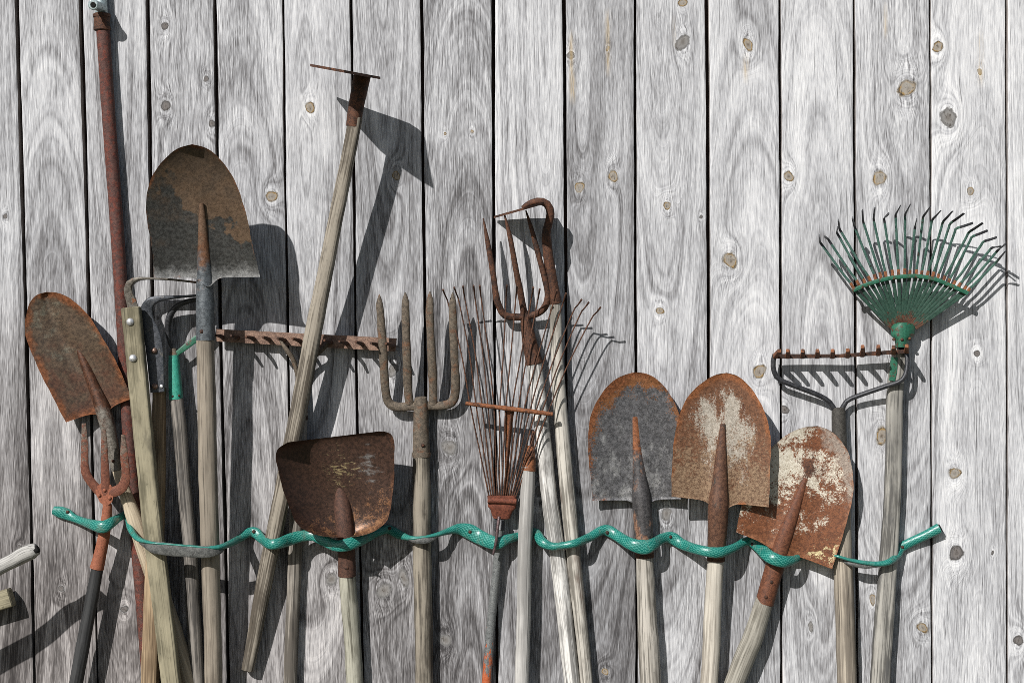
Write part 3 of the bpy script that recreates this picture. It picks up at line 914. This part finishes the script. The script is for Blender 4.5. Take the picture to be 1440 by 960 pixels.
# ------------------------------------------------------------------ 8 big shovel with brown varnish
t = thing('shovel', 'tallest shovel, brown varnish flaking off a dark blade above a tan handle', 'shovel', (306, GY, 18), SHOV)
LB = [(216.5, 389), (215, 365), (212, 340), (207, 310), (205, 285), (209, 262), (218, 241), (232, 223), (250, 209), (270, 203)]
RB = [(365, 388), (359, 360), (352, 330), (346, 300), (336, 268), (322, 240), (306, 220), (289, 208), (270, 203)]
MB().blade(LB, RB, lambda u, v, w: 68 + 36 * v + 24 * v ** 3 + 10 * u * u * w + 6 * math.exp(-((u - .02) / .2) ** 2) * max(0, 1 - v / .65), lip=9, dip=13, us=0.0, dipw=.16, wav=.9).build('blade', MAT['blade_b'], t)
sb = MB()
sb.tube([(289.2, 478, 66.5), (288.5, 440, 68.5), (288, 405, 69.5), (287.5, 380, 72), (286, 345, 78), (284.5, 310, 85), (283.5, 286, 91)],
        [13.2, 13, 12, 10.5, 8, 5.5, 3], rb=[13.2, 13, 11.6, 9, 6.4, 4.2, 2.2], seg=24)
sb.build('socket', MAT['socket_b'], t)
rivets(t, [(283.5, 466, 78)], 'rust_dark', r=2.8)
handle(t, [(288.5, 465, 67), (291, 600, 62), (296.5, 800, 51), (300, 960, 42), (306, GY, 22)], [12.2, 13.2, 13, 12.2, 12], 'w_tan')

# ------------------------------------------------------------------ 9 level head rake
t = thing('garden_rake', 'level head garden rake with light brown rusty bar behind a leaning hoe', 'rake', (396, GY, 12))
MB().plate([(304.5, 462.5, 18), (558, 475.5, 18), (556, 494, 18), (305, 480, 18)], (0, .005, 0)).build('bar', metal_mat(
    'light_rusted_bar', ((.105, .062, .045), (.26, .165, .12)), [dict(c=((.2, .1, .03), (.5, .23, .05)), n=60, a=3, b=-.75), dict(c=RUST_D, n=90, a=3, b=-.7)]), t)
for i in range(12):
    x = 313 + i * 21.85
    y = 472.5 + (x - 304) * .0513
    MB().tube([(x, y + 1, 19), (x - 3, y - .5, 38), (x - 9 - (i % 3), y - 1.5 - (i % 2), 58)], [3.2, 2.8, 1.8], N=(0, 0, 1), seg=12).build('tooth', MAT['rust'], t)
br = MB()
br.tube([(396, 478, 22), (402, 490, 26), (412, 505, 22), (418, 525, 16), (420, 540, 14)], [3.4] * 5, seg=14)
br.tube([(462, 481, 22), (450, 494, 26), (436, 508, 22), (428, 525, 16), (424, 540, 14)], [3.4] * 5, seg=14)
br.build('bracket', MAT['rust_grey'], t)
MB().tube([(422.5, 528, 13), (423.5, 590, 13)], [7, 9.8], seg=18).build('ferrule', MAT['rust_dark'], t)
handle(t, [(423.5, 580, 13), (414.5, 780, 13), (408, 960, 12.5), (396, GY, 12)], 9.6, 'w_grey_tan')

# ------------------------------------------------------------------ 10 hoe leaning right
t = thing('hoe', 'long hoe tilted to the right, its flat blade seen edge on high up', 'hoe', (348, 943, 15))


def dh(y):
    return 16 + (943 - y) * .077


handle(t, [(500, 165, dh(165)), (462.5, 357, dh(357)), (438.5, 480, dh(480)), (376, 800, dh(800)), (348, 941, dh(941))],
       [9.6, 10.6, 12, 11.4, 8.6], 'w_hoe', ground=False, p=2.6)
hs = MB()
hs.tube([(497, 178, dh(178)), (500.5, 152, dh(152)), (509.5, 106, dh(106))], [10.6, 11, 12.2], seg=24)
hs.build('socket', MAT['rust'], t)


def hb(s, d):
    return (437 + 98 * s, 92 + 18 * s, d)


MB().plate([hb(0, 52), hb(.4, 62), hb(.75, 69), hb(.9, 73), hb(.98, 80), hb(1.0, 88), hb(.94, 99), hb(.85, 112), hb(.76, 125), hb(.68, 138), hb(.58, 153), hb(.48, 168), hb(.36, 160), hb(.2, 144), hb(.05, 122), hb(-.01, 84)],
           (0, 0, .0045)).build('blade', MAT['rust'], t)

# ------------------------------------------------------------------ 11 square scoop shovel
t = thing('scoop_shovel', 'square mouthed dark brown scoop shovel with short rusty socket', 'shovel', (520, GY, 17))
LS = [(474, 755.5), (448, 752.5), (429, 745), (415.5, 733), (406, 710), (396, 681), (390, 656), (388, 640), (392, 630), (404, 621.5)]
RS = [(500, 754.5), (520, 749.5), (535, 741), (545, 729), (551, 705), (554.5, 662), (554.5, 626), (551, 612), (543, 607), (534, 606)]


def dscoop(u, v, w):
    rim = abs(u) ** 2.4
    bottom = math.exp(-v / .16)
    return 30 + 28 * v * v + (40 if u < 0 else 24) * rim * (1 - .2 * v) + 16 * bottom


MB().blade(LS, RS, dscoop, nv=60, nu=56, thick=2.4, wav=1.2).build('blade', MAT['blade_scoop'], t)
MB().tube([(488, 809, 27), (487.5, 780, 30), (486.5, 757, 38), (484, 735, 38), (481, 705, 33), (477, 680, 33)], [12.6, 12.4, 12.2, 12.5, 11.5, 6], seg=24).build('socket', metal_mat(
    'rust_scoop_socket', ((.035, .018, .013), (.10, .048, .032)), [dict(c=((.3, .18, .09), (.5, .33, .18)), n=160, a=3.4, b=-.95), dict(c=RUST_D, n=60, a=3, b=-.4)]), t)
rivets(t, [(487.5, 798, 38.5)], 'rust_dark', r=3)
handle(t, [(488, 802, 27), (489.5, 825, 26), (499, 960, 19), (520, GY, 17)], [11.6, 12, 12, 12], 'w_scoop', rough=.02)

# ------------------------------------------------------------------ 12 spading fork
t = thing('digging_fork', 'broad four tined digging fork with flat grey brown tines', 'garden fork', (600, GY, 17))
for path in ([(533.5, 414, 48), (535.5, 445, 45), (539, 500, 38), (542, 548, 28), (547, 566, 22), (560, 572, 22), (592, 570, 22)],
             [(570, 411, 48), (570.5, 445, 45), (572, 500, 38), (573.5, 545, 28), (576, 568, 23)],
             [(604.5, 410, 48), (604.5, 445, 45), (607, 500, 38), (609, 545, 28), (609, 568, 23)],
             [(636.5, 411, 48), (637, 445, 45), (639, 500, 38), (640.5, 545, 28), (636, 564, 22), (622, 570, 22), (592, 570, 22)]):
    n = len(path)
    r = [1.2, 5.6, 6.0, 6.2, 6.2, 6.2, 6.4][:n]
    pa = [path[0], (path[0][0] + .3, path[0][1] + 14, path[0][2] - .6)] + path[1:]
    rr = [.8, 5.0] + r[1:]
    MB().tube(pa, rr, rb=[max(.8, x * .62) for x in rr], seg=14, p=2, rough=.04, n=46).build('tine', MAT['rust_grey'], t)
so = MB()
so.tube([(591.5, 559, 23), (592, 565, 22), (592, 600, 20), (592.5, 641, 19)], [8.6, 10, 11, 12.6], seg=22)
so.tube([(592.5, 636, 19), (592.5, 642, 19)], [13.2, 13.2], seg=22)
so.build('socket', MAT['rust_grey'], t)
rivets(t, [(594.5, 626, 31)], 'rust_dark', r=2.8)
handle(t, [(592.5, 638, 19), (594, 800, 18), (596.5, 960, 17), (600, GY, 17)], [12, 13, 12.4, 12], 'w_fork', rough=.02)

# ------------------------------------------------------------------ 13 wire spring rake
t = thing('wire_rake', 'rusty fan rake of thin wires above a grey pipe handle with orange flakes', 'rake', (652, GY, 13))
tips = [(622.7, 407), (638.7, 404), (651, 402.5), (666, 401.5), (674.6, 401.5), (712.7, 401), (727, 402), (750, 404), (759, 406.5), (783, 408), (796, 412),
        (818, 421), (828, 425), (844.6, 432)]
nt = len(tips)
for i, (x, y) in enumerate(tips):
    f = i / (nt - 1)
    bx, by = 661 + f * 109, 568 + f * 13.5
    fx = 689 + f * 34
    dx, dy = x - bx, y - by
    L = math.hypot(dx, dy)
    kx, ky_ = x - dx / L * 20 - (5 if f > .8 else (-3 if f < .1 else 0)), y - dy / L * 20
    mid = ((bx + kx) / 2 + (1.5 - 3 * f) * 2, (by + ky_) / 2, 45)
    MB().tube([(fx, 704, 26), ((fx * .5 + bx * .5), (704 + by) / 2, 36), (bx, by, 44), mid, (kx, ky_, 46), ((kx + x * 2) / 3, (ky_ + y * 2) / 3, 57), (x, y, 63)],
              [1.1, 1.1, 1.1, 1.05, 1.05, 1.15, 1.5], seg=8, n=40, N=(.9, -.35, .1)).build('wire', MAT['rust'], t)
MB().tube([(655, 567, 47), (700, 572.5, 47.5), (777, 582, 48)], [2.9, 3.2, 3.2], seg=12, rough=.05, n=30).build('crossbar', MAT['rust_bright'], t)
MB().tube([(711, 708, 24), (713, 650, 31), (716, 590, 39), (716.5, 578, 42)], [2.4, 3, 5.5, 7], rb=[1.2] * 4, p=5, seg=14).build('brace', MAT['rust_bright'], t)
fe = MB()
fe.tube([(705.8, 697, 25), (705.8, 712, 24), (705.5, 716, 23), (705, 727, 20)], [20.5, 20, 16, 12], rb=[8, 8.5, 8, 7], p=4, seg=28, curve=False, n=8)
fe.tube([(686, 703, 32), (726, 705, 32)], [4.2, 4.2], seg=14)
fe.build('ferrule', metal_mat('dark_red_ferrule', ((.075, .022, .013), (.18, .055, .03)), [dict(c=RUST_D, n=80, a=3, b=-.5)]), t)
bk = MB()
bk.tube([(697.5, 722, 22), (697, 745, 24)], [3, 2.8], rb=[2, 2], p=4)
bk.tube([(707, 722, 22), (706.5, 745, 24)], [3, 2.8], rb=[2, 2], p=4)
bk.build('bracket', MAT['steel_dark'], t)
MB().tube([(702, 726, 34), (700, 740, 36), (697.5, 762, 37), (693.5, 779, 36)], [2.2, 2.3, 2.2, 1.6], seg=12).build('spring_rod', metal_mat(
    'purple_brown_rod', ((.06, .04, .042), (.16, .11, .11)), [], rough=.4, metal=.5), t)
MB().tube([(702, 728, 20), (702, 744, 19)], [4.5, 5.5], seg=16).build('neck', MAT['bolt'], t)
handle(t, [(702.5, 740, 18), (699.5, 790, 16), (691, 870, 14), (684, 960, 14), (655, GY, 13)], [5.6, 6, 6.4, 6.6, 6.6], 'pipe_steel', wob=0, rough=0)

# ------------------------------------------------------------------ 14 three tined fork
t = thing('pitchfork', 'rusty narrow three tined fork on a white cracked handle, tines tilted left', 'garden fork', (850, GY, 15))
for path, r in (([(679.5, 307, 42), (686, 342, 39), (693.5, 385, 35), (697.5, 415, 31), (702.5, 432, 28), (712, 444, 25), (738, 446, 21)], [1.0, 3.4, 4.2, 4.6, 4.8, 4.8, 5]),
                ([(709, 300, 46), (717.5, 335, 43), (726, 382, 37), (733, 418, 29), (738, 446, 21)], [1.0, 3.4, 4.2, 4.6, 5]),
                ([(739.5, 296, 48), (747.5, 322, 45), (759, 365, 40), (767, 395, 36), (770.5, 415, 32), (767, 430, 29), (757, 440, 25), (738, 446, 21)], [1.0, 3, 4, 4.4, 4.6, 4.8, 4.8, 5])):
    MB().tube(path, r, seg=14, rough=.03, n=44).build('tine', MAT['rust'], t)
MB().tube([(737.5, 438, 21), (740, 455, 19), (745, 482, 17), (752, 511, 16)], [6, 8, 10.5, 12.2], seg=22).build('socket', MAT['rust'], t)
handle(t, [(750, 500, 16), (762, 600, 15.5), (771.5, 690, 15), (783.5, 780, 15), (795, 870, 15), (805, 960, 15), (850, GY, 15)], [10.8, 11.3, 11.3, 11.5, 11.5, 11.5, 11.5], 'w_birch', rough=.02)

# ------------------------------------------------------------------ 15 goose neck hoe
t = thing('goose_neck_hoe', 'goose necked rusty hoe with hooked neck and grey olive handle', 'hoe', (862, GY, 17))
MB().plate([(694.5, 305.5, 9), (730, 295.5, 20), (768, 284.6, 32), (766, 285.2, 52), (758, 287.5, 72), (747, 290.6, 92), (736, 293.8, 101), (722, 297.8, 80), (708, 301.6, 48)],
           (0, 0, .004)).build('blade', MAT['rust'], t)
MB().tube([(735, 292, 48), (745, 286, 52), (757, 283, 52), (768, 286, 50), (774, 297, 47), (772, 312, 44), (768, 328, 41), (769, 345, 38)],
          [3, 4.4, 5.2, 5.6, 5.8, 5.8, 6.2, 6.8], seg=18).build('neck', MAT['rust'], t)
MB().tube([(768.5, 335, 39), (771, 360, 36), (776, 395, 32), (781.5, 426, 28)], [6.4, 7.2, 8, 8.8], seg=20).build('socket', MAT['rust'], t)
handle(t, [(781, 420, 28), (785, 540, 22), (797, 680, 19), (807, 780, 19), (816, 870, 18), (825, 960, 18), (862, GY, 17)], [7.8, 9.4, 10.6, 10.2, 9.6, 9, 9], 'w_goose')

# ------------------------------------------------------------------ 16 handle with a bare ferrule
t = thing('tool_handle', 'smooth silver white handle with bare rusty ferrule behind the wire rake', 'tool handle', (722, GY, 27))
MB().tube([(746.5, 627, 27), (745.5, 640, 27), (743, 661, 27)], [5, 7.4, 10.2], seg=20).build('ferrule', MAT['rust_bright'], t)
MB().tube([(750, 606, 24), (747, 632, 26)], [2, 3.4], seg=12).build('tang', MAT['rust'], t)
handle(t, [(743, 656, 27), (741.5, 700, 27), (738, 780, 27), (736, 870, 27), (733.5, 960, 27), (722, GY, 27)], [9.4, 10, 10, 10, 10, 10], 'w_white', rough=.006)

# ------------------------------------------------------------------ 17 grey shovel
t = thing('shovel', 'grey steel shovel with rusty rim, left one of three side by side', 'shovel', (930, GY, 19), SHOV)
LC = [(833, 702), (830, 669), (827, 628), (828, 600), (834, 575), (846, 553), (862, 536), (878, 527), (894, 523)]
RC = [(957, 700), (960, 660), (960.5, 625), (958.5, 600), (953, 576), (941, 552), (925, 534.5), (910, 525.5), (894, 523)]
MB().blade(LC, RC, lambda u, v, w: 18 + 8 * v + 6 * u * u * w + 6 * math.exp(-((u - .1) / .2) ** 2) * max(0, 1 - v / .65), lip=2, dip=12, us=.12, dipw=.2).build('blade', MAT['blade_c'], t)
MB().tube([(906.5, 781, 20), (905, 745, 20), (902.5, 705, 20), (899, 665, 18), (895.5, 625, 18), (893, 586, 19)], [12.8, 13, 13.6, 10, 7.8, 6], seg=24, rb=[12.8, 13, 12.92, 8.5, 5.7, 3.5]).build('socket', MAT['socket_c'], t)
MB().tube([(906.3, 777, 20), (906.5, 783, 20)], [13.4, 13.4], seg=22).build('collar', MAT['rust'], t)
handle(t, [(906, 775, 20), (910.5, 870, 20), (915, 960, 19.5), (930, GY, 19)], [11.8, 13.8, 15, 14], 'w_c')

# ------------------------------------------------------------------ 19 leaning cream shovel
t = thing('shovel', 'shovel tilted to the right with patchy cream paint and red rust', 'shovel', (895, GY, 20), SHOV)
LE = [(1035, 746), (1042, 714), (1057, 672), (1076, 639), (1095, 620), (1112, 608), (1131, 600.5), (1150, 598.5)]
RE = [(1171, 798), (1184, 756), (1196.5, 712), (1200, 676), (1195, 642), (1184, 622), (1169, 606), (1150, 598.5)]
MB().blade(LE, RE, lambda u, v, w: 28 + 6 * v + 7 * u * u * w + 6 * math.exp(-((u - (-.05 + .12 * v)) / .2) ** 2) * max(0, 1 - v / .65), lip=2, dip=6, us=-.08, dipw=.3).build('blade', MAT['blade_e'], t)
MB().tube([(1075, 848, 24), (1085, 812, 25), (1096, 775, 26), (1106, 745, 29), (1119, 710, 30), (1133, 672, 31)], [13.2, 13.2, 13.2, 11.5, 8, 3.5], seg=24, rb=[13.2, 13.2, 12.54, 9.78, 6.0, 2.45]).build('socket', MAT['socket_e'], t)
rivets(t, [(1085, 818, 36.5), (1077, 839, 36)], 'rust_dark', r=2.6)
handle(t, [(1076, 842, 24), (1057, 900, 24), (1033, 960, 23), (895, GY, 20)], [12.4, 14.6, 14.4, 14], 'w_e')

# ------------------------------------------------------------------ 18 cream and rust shovel
t = thing('shovel', 'upright rusty shovel with cream paint in its middle, overlapping both neighbours', 'shovel', (965, GY, 26), SHOV)
LD = [(944.5, 696), (945, 656), (948, 619), (956, 581), (969, 556), (987, 538), (1006, 527), (1022, 524)]
RD = [(1081, 711), (1083, 662), (1084, 625), (1081, 597), (1072, 572), (1056, 545), (1038, 529), (1022, 524)]
MB().blade(LD, RD, lambda u, v, w: 43 + 14 * v + 8 * u * u * w + 6 * math.exp(-((u - 0) / .2) ** 2) * max(0, 1 - v / .65), lip=2, dip=14, us=0.0, dipw=.22).build('blade', MAT['blade_d'], t)
MB().tube([(1007, 785, 32), (1008.5, 755, 37), (1010, 712, 44), (1012, 680, 46), (1014, 640, 49), (1016.5, 596, 52)], [12.4, 13.4, 14.5, 11.5, 8, 3.5], seg=24, rb=[12.4, 13.4, 13.77, 9.78, 6.0, 2.45]).build('socket', MAT['socket_d'], t)
MB().tube([(1006.9, 782, 32), (1006.7, 788, 32)], [12.8, 12.8], seg=22).build('collar', MAT['rust'], t)
handle(t, [(1007, 780, 32), (1002, 870, 28), (996.5, 960, 25), (965, GY, 24)], [11.4, 12.4, 12.4, 12], 'w_d')

# ------------------------------------------------------------------ 20 bow rake
t = thing('bow_rake', 'bow rake with thin wire arms and short orange tipped teeth, behind the cream shovel', 'rake', (1202, GY, 15))
MB().plate([(1086, 497.5, 27), (1180, 497.8, 27), (1278, 490.5, 30), (1278, 496.5, 30), (1180, 503, 27), (1087, 504, 27)], (0, .006, 0)).build('bar', MAT['rust_dark'], t)
for i, x in enumerate([1090, 1107.5, 1128.5, 1149, 1170.5, 1191.7, 1212.6, 1234.7, 1256, 1274.6]):
    yb = 501 - max(0, x - 1180) * .07
    up = 8 + (3.5 if i == 6 else 0) + (2 if i == 7 else 0)
    MB().tube([(x, yb, 28), (x + (3 if i == 0 else .8), yb - up * .5, 46), (x + (6 if i == 0 else .4), yb - up, 64)], [3.6, 3.2, 2.6], N=(0, 0, 1), p=4, seg=14).build('tooth', MAT['rust_bright'], t)
MB().tube([(1089, 500, 27), (1087, 512, 27), (1089.5, 525, 26), (1097, 534, 25), (1123, 544.5, 23), (1150, 555, 21), (1166, 564.5, 18), (1174.5, 578, 16)], [3.6] * 7 + [4], seg=14).build('arm', MAT['steel_dark'], t)
MB().tube([(1275, 496, 30), (1276, 510, 33), (1273.5, 526, 35), (1266, 536, 35), (1247, 542.5, 31), (1205, 557, 22), (1190, 564.5, 19), (1183, 578, 16)], [3.4] * 7 + [4], seg=14).build('arm', MAT['steel_dark'], t)
MB().tube([(1179, 574, 15), (1180, 610, 15), (1183, 700, 15)], [9.6, 10.4, 12.2], seg=22).build('ferrule', metal_mat(
    'black_brown_ferrule', ((.026, .024, .021), (.07, .065, .056)), [dict(c=((.12, .11, .09), (.2, .18, .15)), n=90, a=3, b=-.7)], rough=.6), t)
handle(t, [(1183, 690, 15.5), (1187, 820, 17), (1191, 960, 17), (1202, GY, 17)], [11.5, 13.6, 13.8, 13.5], 'w_rake')

# ------------------------------------------------------------------ 21 green leaf rake
t = thing('leaf_rake', 'green fan shaped leaf rake with faceted grey handle', 'rake', (1215, GY, 14))


def cr(x, y):
    return 1140 + x / 4.364, 280 + y / 4.364


TN = [(265, 525, 58, 265, 55, 225), (300, 510, 105, 243, 85, 230), (340, 505, 160, 205, 165, 175), (372, 490, 178, 185, 170, 128), (402, 480, 268, 165, 255, 115),
      (435, 470, 322, 138, 317, 68), (465, 465, 386, 125, 393, 55), (505, 455, 450, 118, 480, 88), (540, 455, 521, 98, 550, 42), (577, 450, 580, 95, 610, 35),
      (607, 450, 641, 165, 650, 125), (645, 455, 690, 110, 735, 45), (677, 460, 745, 130, 797, 72), (712, 460, 812, 140, 870, 75), (745, 465, 855, 152, 940, 88),
      (775, 475, 892, 182, 995, 147), (810, 485, 970, 205, 1055, 147), (840, 500, 990, 232, 1085, 193), (870, 510, 1060, 262, 1140, 235), (900, 520, 1110, 300, 1170, 290),
      (935, 540, 1150, 312, 1195, 275), (960, 545, 1140, 385, 1195, 320)]
for i, (ax, ay, bx, by, tx, ty) in enumerate(TN):
    f = i / 21
    a, b, c = cr(ax, ay + 25), cr(bx, by), cr(tx, ty)
    h = (1254 + 34 * f, 462 - 9 * math.sin(math.pi * f))
    c2 = cr(ax * .9 + bx * .1, (ay + 25) * .87 + by * .13)
    low = MB()
    low.tube([h + (26,), ((h[0] + a[0]) / 2, (h[1] + a[1]) / 2, 31), a + (36,)], [1.6, 2.4, 2.5], rb=[.8] * 3, seg=10, p=4, mat=0)
    low.tube([a + (36,), c2 + (37,)], [2.3, 2.1], rb=[1.2, 1.2], seg=10, p=4, mat=1)
    e1 = (b[0] * .35 + a[0] * .65, b[1] * .35 + a[1] * .65)
    e2 = (b[0] * .9 + a[0] * .1, b[1] * .9 + a[1] * .1)
    low.tube([c2 + (37,), e1 + (38,), e2 + (39,), b + (41,), ((b[0] + c[0]) / 2, (b[1] + c[1]) / 2, 49), c + (60,)],
             [1.9, 1.9, 1.9, 1.9, 1.9, 1.8], rb=[.8] * 6, seg=10, p=4, n=26, N=(.35, -1, .2), matfn=lambda q: 2 if q < .80 else 3)
    low.build('tine', [MAT['green_tine_low'], MAT['rust_bright'], MAT['green_tine'], MAT['steel_dark']], t)
arc = [cr(*p) + (39.5,) for p in [(255, 562), (325, 532), (400, 506), (480, 486), (560, 476), (650, 472), (760, 491), (860, 531), (965, 578)]]
MB().tube(arc, [2.9] * 9, rb=[2.2] * 9, seg=14, p=5, n=60).build('brace', MAT['green_paint'], t)
hub = MB()
hub.blade([(1259, 488), (1258, 478), (1253.5, 472), (1253, 463), (1256, 456), (1262, 453.5)], [(1278, 488), (1279, 478), (1285, 472), (1287, 463), (1284, 456), (1277, 453.5)],
          lambda u, v, w: 36 - 9 * abs(u) ** 2.4 - 4 * max(0, v - .7), nv=24, nu=24, thick=6, wav=0)
hub.build('hub', MAT['green_paint'], t)
rivets(t, [(1257, 477, 32), (1268.5, 477.5, 36), (1279, 476, 32)], 'rust', name='bolt', r=2.4, h=2)
MB().tube([(1268, 480, 19), (1267, 496, 17)], [8.5, 8.5], seg=16).build('neck', MAT['shade_black'], t)  # near-black colour paints the shade of the gap between hub and handle
handle(t, [(1267, 490, 15), (1262, 520, 15), (1258.8, 560, 15), (1255, 700, 14.5), (1246.5, 820, 14), (1238, 960, 14), (1215, GY, 14)], [10, 11, 11.3, 11.5, 12.5, 13.6, 13], 'w_leaf', p=3.4, rb=[9, 10, 10.5, 10.5, 11, 11.5, 11])
MB().tube([(1257.5, 502, 27), (1256.5, 520, 27.2), (1254, 535, 27.4)], [5, 5, 4.5], rb=[.8] * 3, p=5, seg=16).build('tape', MAT['green_paint'], t)

# ------------------------------------------------------------------ 22 hose strap
HOSE = [  # px, py, d, half width, half thickness
    (75, 717, 7, 6.5, 4.5), (84, 719.5, 7, 9, 4.5), (95, 723, 7, 9, 4.2), (104, 728, 10, 6.5, 5), (117, 733, 20, 6.5, 6), (132, 738, 48, 8.5, 5.5), (145, 740.5, 56, 10, 5),
    (157, 734, 48, 8, 5.5), (168, 727, 20, 6, 5.5), (176, 724, 8, 5.5, 5), (180, 731, 14, 5, 5), (184, 744, 34, 5, 5), (194, 757, 52, 4.2, 5), (212, 762.5, 74, 2.2, 3.4),
    (235, 764.5, 78, 1.8, 3), (262, 767, 79, 1.8, 3), (290, 769, 79, 2.2, 3), (308, 769, 73, 4, 4.5), (322, 764.5, 52, 5.2, 5.5), (336, 757, 22, 6, 5.5), (350, 748.5, 7, 7.5, 4.5), (360, 749, 7, 8.5, 4.5),
    (368, 757, 16, 7.5, 5), (379, 764.5, 50, 8, 5), (392, 763.5, 52, 8.5, 5), (408, 758, 38, 9.5, 4.5), (424, 753.5, 31, 9, 4.5), (440, 753, 31, 8, 4.5), (456, 760, 42, 8.5, 4.5),
    (473, 767, 53, 9, 4.5), (490, 765, 54, 10, 4.5), (512, 756.5, 40, 8.5, 5), (532, 747.5, 18, 6.5, 5.5), (546, 744, 8, 7, 5), (561, 751, 18, 7, 5), (576, 756, 36, 4, 4), (594, 755, 40, 2.2, 3.5),
    (614, 751.5, 34, 3.5, 4.5), (632, 746, 18, 5.5, 5), (646, 743.5, 8, 9, 4.5), (660, 747, 7, 12, 4), (673, 754, 10, 11.5, 4.2), (686, 760, 22, 11, 4.5), (699, 763.5, 30, 10, 4.5),
    (714, 757.5, 24, 7.5, 5), (728, 754, 10, 6.5, 5), (742, 749, 7, 6.5, 5), (754, 749, 14, 7, 5.5), (762, 761, 34, 8, 5.5), (775, 767.5, 38, 6.5, 5.5), (792, 766.5, 39, 5.8, 5.5), (810, 763, 39, 6.5, 5.5),
    (830, 754.5, 20, 7, 5.5), (846, 745.5, 8, 7.5, 5), (856, 746, 7, 9, 4.5), (868, 753, 14, 8.5, 5), (886, 764, 38, 9.5, 5), (905, 769, 43, 11.5, 4.5), (918, 765, 38, 9.5, 4.8), (932, 756.5, 14, 8, 5),
    (945, 756, 7, 9.5, 4.5), (960, 765, 14, 8.5, 5), (984, 773, 46, 8, 5.5), (1010, 776.5, 51, 8.5, 5), (1031, 770.5, 34, 7, 5.5), (1048, 761, 10, 6.5, 5), (1058, 761, 8, 9, 4.5), (1067, 768, 16, 9.5, 4.8),
    (1082, 782, 45, 10, 5), (1100, 789, 48, 9.5, 5), (1116, 787, 36, 7, 5), (1128, 781, 20, 5, 4), (1145, 777, 13, 3, 4), (1162, 778, 18, 2.4, 3.5), (1175, 781, 33, 2.4, 3.5), (1182, 783, 36, 2.4, 3.5), (1196, 787, 37, 2.8, 4), (1214, 790.5, 37, 3.4, 4.5),
    (1234, 792.5, 37, 4.2, 5), (1251, 789.5, 34, 5.2, 5), (1262, 780, 16, 6.5, 5), (1267, 770, 8, 7.5, 4.5), (1280, 762.5, 8, 7.5, 5), (1302, 752, 11, 7.5, 6), (1321, 742.5, 13, 8.5, 6.5)]
t = thing('garden_hose', 'green braided garden hose nailed across the wall as a tool strap', 'hose', (720, 760, 6))
pp = [h[:3] for h in HOSE]
MB().tube(pp, [h[3] * .9 for h in HOSE], rb=[h[4] for h in HOSE], seg=24, n=520).build('hose_wall', MAT['hose'], t)
MB().tube([(1319, 743.5, 13), (1322.8, 741.6, 13.2)], [6, 5.8], rb=[4.4, 4.2], seg=20).build('bore_shade', MAT['shade_black'], t)
for path, r in (([(197, 763, 57), (214, 768.5, 75.5), (238, 772, 79), (264, 774.5, 80), (290, 775.5, 80.5), (308, 773, 74), (317, 768, 60)], [1.5, 8, 9, 8.5, 8.5, 6, 1.5]),
                ([(574, 757, 36), (582, 759.5, 40), (595, 760, 42), (606, 758.5, 40), (616, 754, 34)], [1, 3.6, 4.6, 3.6, 1]),
                ([(1180, 785, 22), (1192, 791, 35), (1205, 794.5, 38), (1220, 796.5, 38), (1236, 796, 37)], [1, 2.4, 3, 2.4, 1])):
    MB().tube(path, r, rb=[1.6] * len(r), seg=18, n=40).build('hose_lining', MAT['lining'], t)
for (x, y, d) in [(95, 719.5, 12), (357, 747, 12.5), (548, 742.5, 14), (661, 747.5, 12), (854, 748.5, 12.5), (943, 754.5, 12.5), (1058, 765, 13.5), (1269, 769, 13)]:
    MB().dome(x, y, d, 2.6, 1.6).build('screw', MAT['rust_dark'], t)

# ------------------------------------------------------------------ ground in front of the wall
gz = W(0, GY)[2]
me = bpy.data.meshes.new('ground')
R = 60
me.from_pydata([(-R, -R, gz), (R, -R, gz), (R, R, gz), (-R, R, gz)], [], [(0, 1, 2, 3)])
g = NT('trodden_grass')
co = g.t.nodes.new('ShaderNodeNewGeometry').outputs['Position']
n1 = g.noise(co, 3, 6, .6)
me.materials.append(g.fin(g.mix(g.step(n1, .4, .6), (.055, .07, .03), (.13, .11, .08)), .95))
go = bpy.data.objects.new('ground', me)
COL.objects.link(go)
go['kind'] = 'structure'

# ------------------------------------------------------------------ light, sky, camera
LD_ = Vector((.61, 1.0, -.76)).normalized()
sun = bpy.data.lights.new('sun', 'SUN')
sun.energy = 4.6
sun.angle = math.radians(.53)
sun.color = (1.0, .98, .955)
so_ = bpy.data.objects.new('sun', sun)
so_.rotation_euler = LD_.to_track_quat('-Z', 'Y').to_euler()
so_.location = (-3, -3, 4)
COL.objects.link(so_)
wd = bpy.data.worlds.new('World')
scene.world = wd
wd.use_nodes = True
nt_ = wd.node_tree
sky = nt_.nodes.new('ShaderNodeTexSky')
sky.sky_type = 'NISHITA'
sky.sun_disc = False
sky.sun_elevation = math.asin(-LD_.z)
sky.sun_rotation = math.atan2(-LD_.x, -LD_.y) % (2 * math.pi)
bg = nt_.nodes['Background']
nt_.links.new(sky.outputs[0], bg.inputs[0])
bg.inputs[1].default_value = .06

cam = bpy.data.cameras.new('camera')
cam.sensor_width = 36
cam.lens = 36 * D / (1440 * S)
cam.clip_end = 500
co_ = bpy.data.objects.new('camera', cam)
co_.location = (0, -D, 0)
co_.rotation_euler = (math.radians(90), 0, 0)
COL.objects.link(co_)
scene.camera = co_
scene.render.engine = 'CYCLES'
scene.cycles.use_denoising = False
scene.cycles.filter_width = .8
vs = scene.view_settings
vs.view_transform = 'Standard'
vs.look = 'None'
vs.gamma = 1
vs.exposure = .32
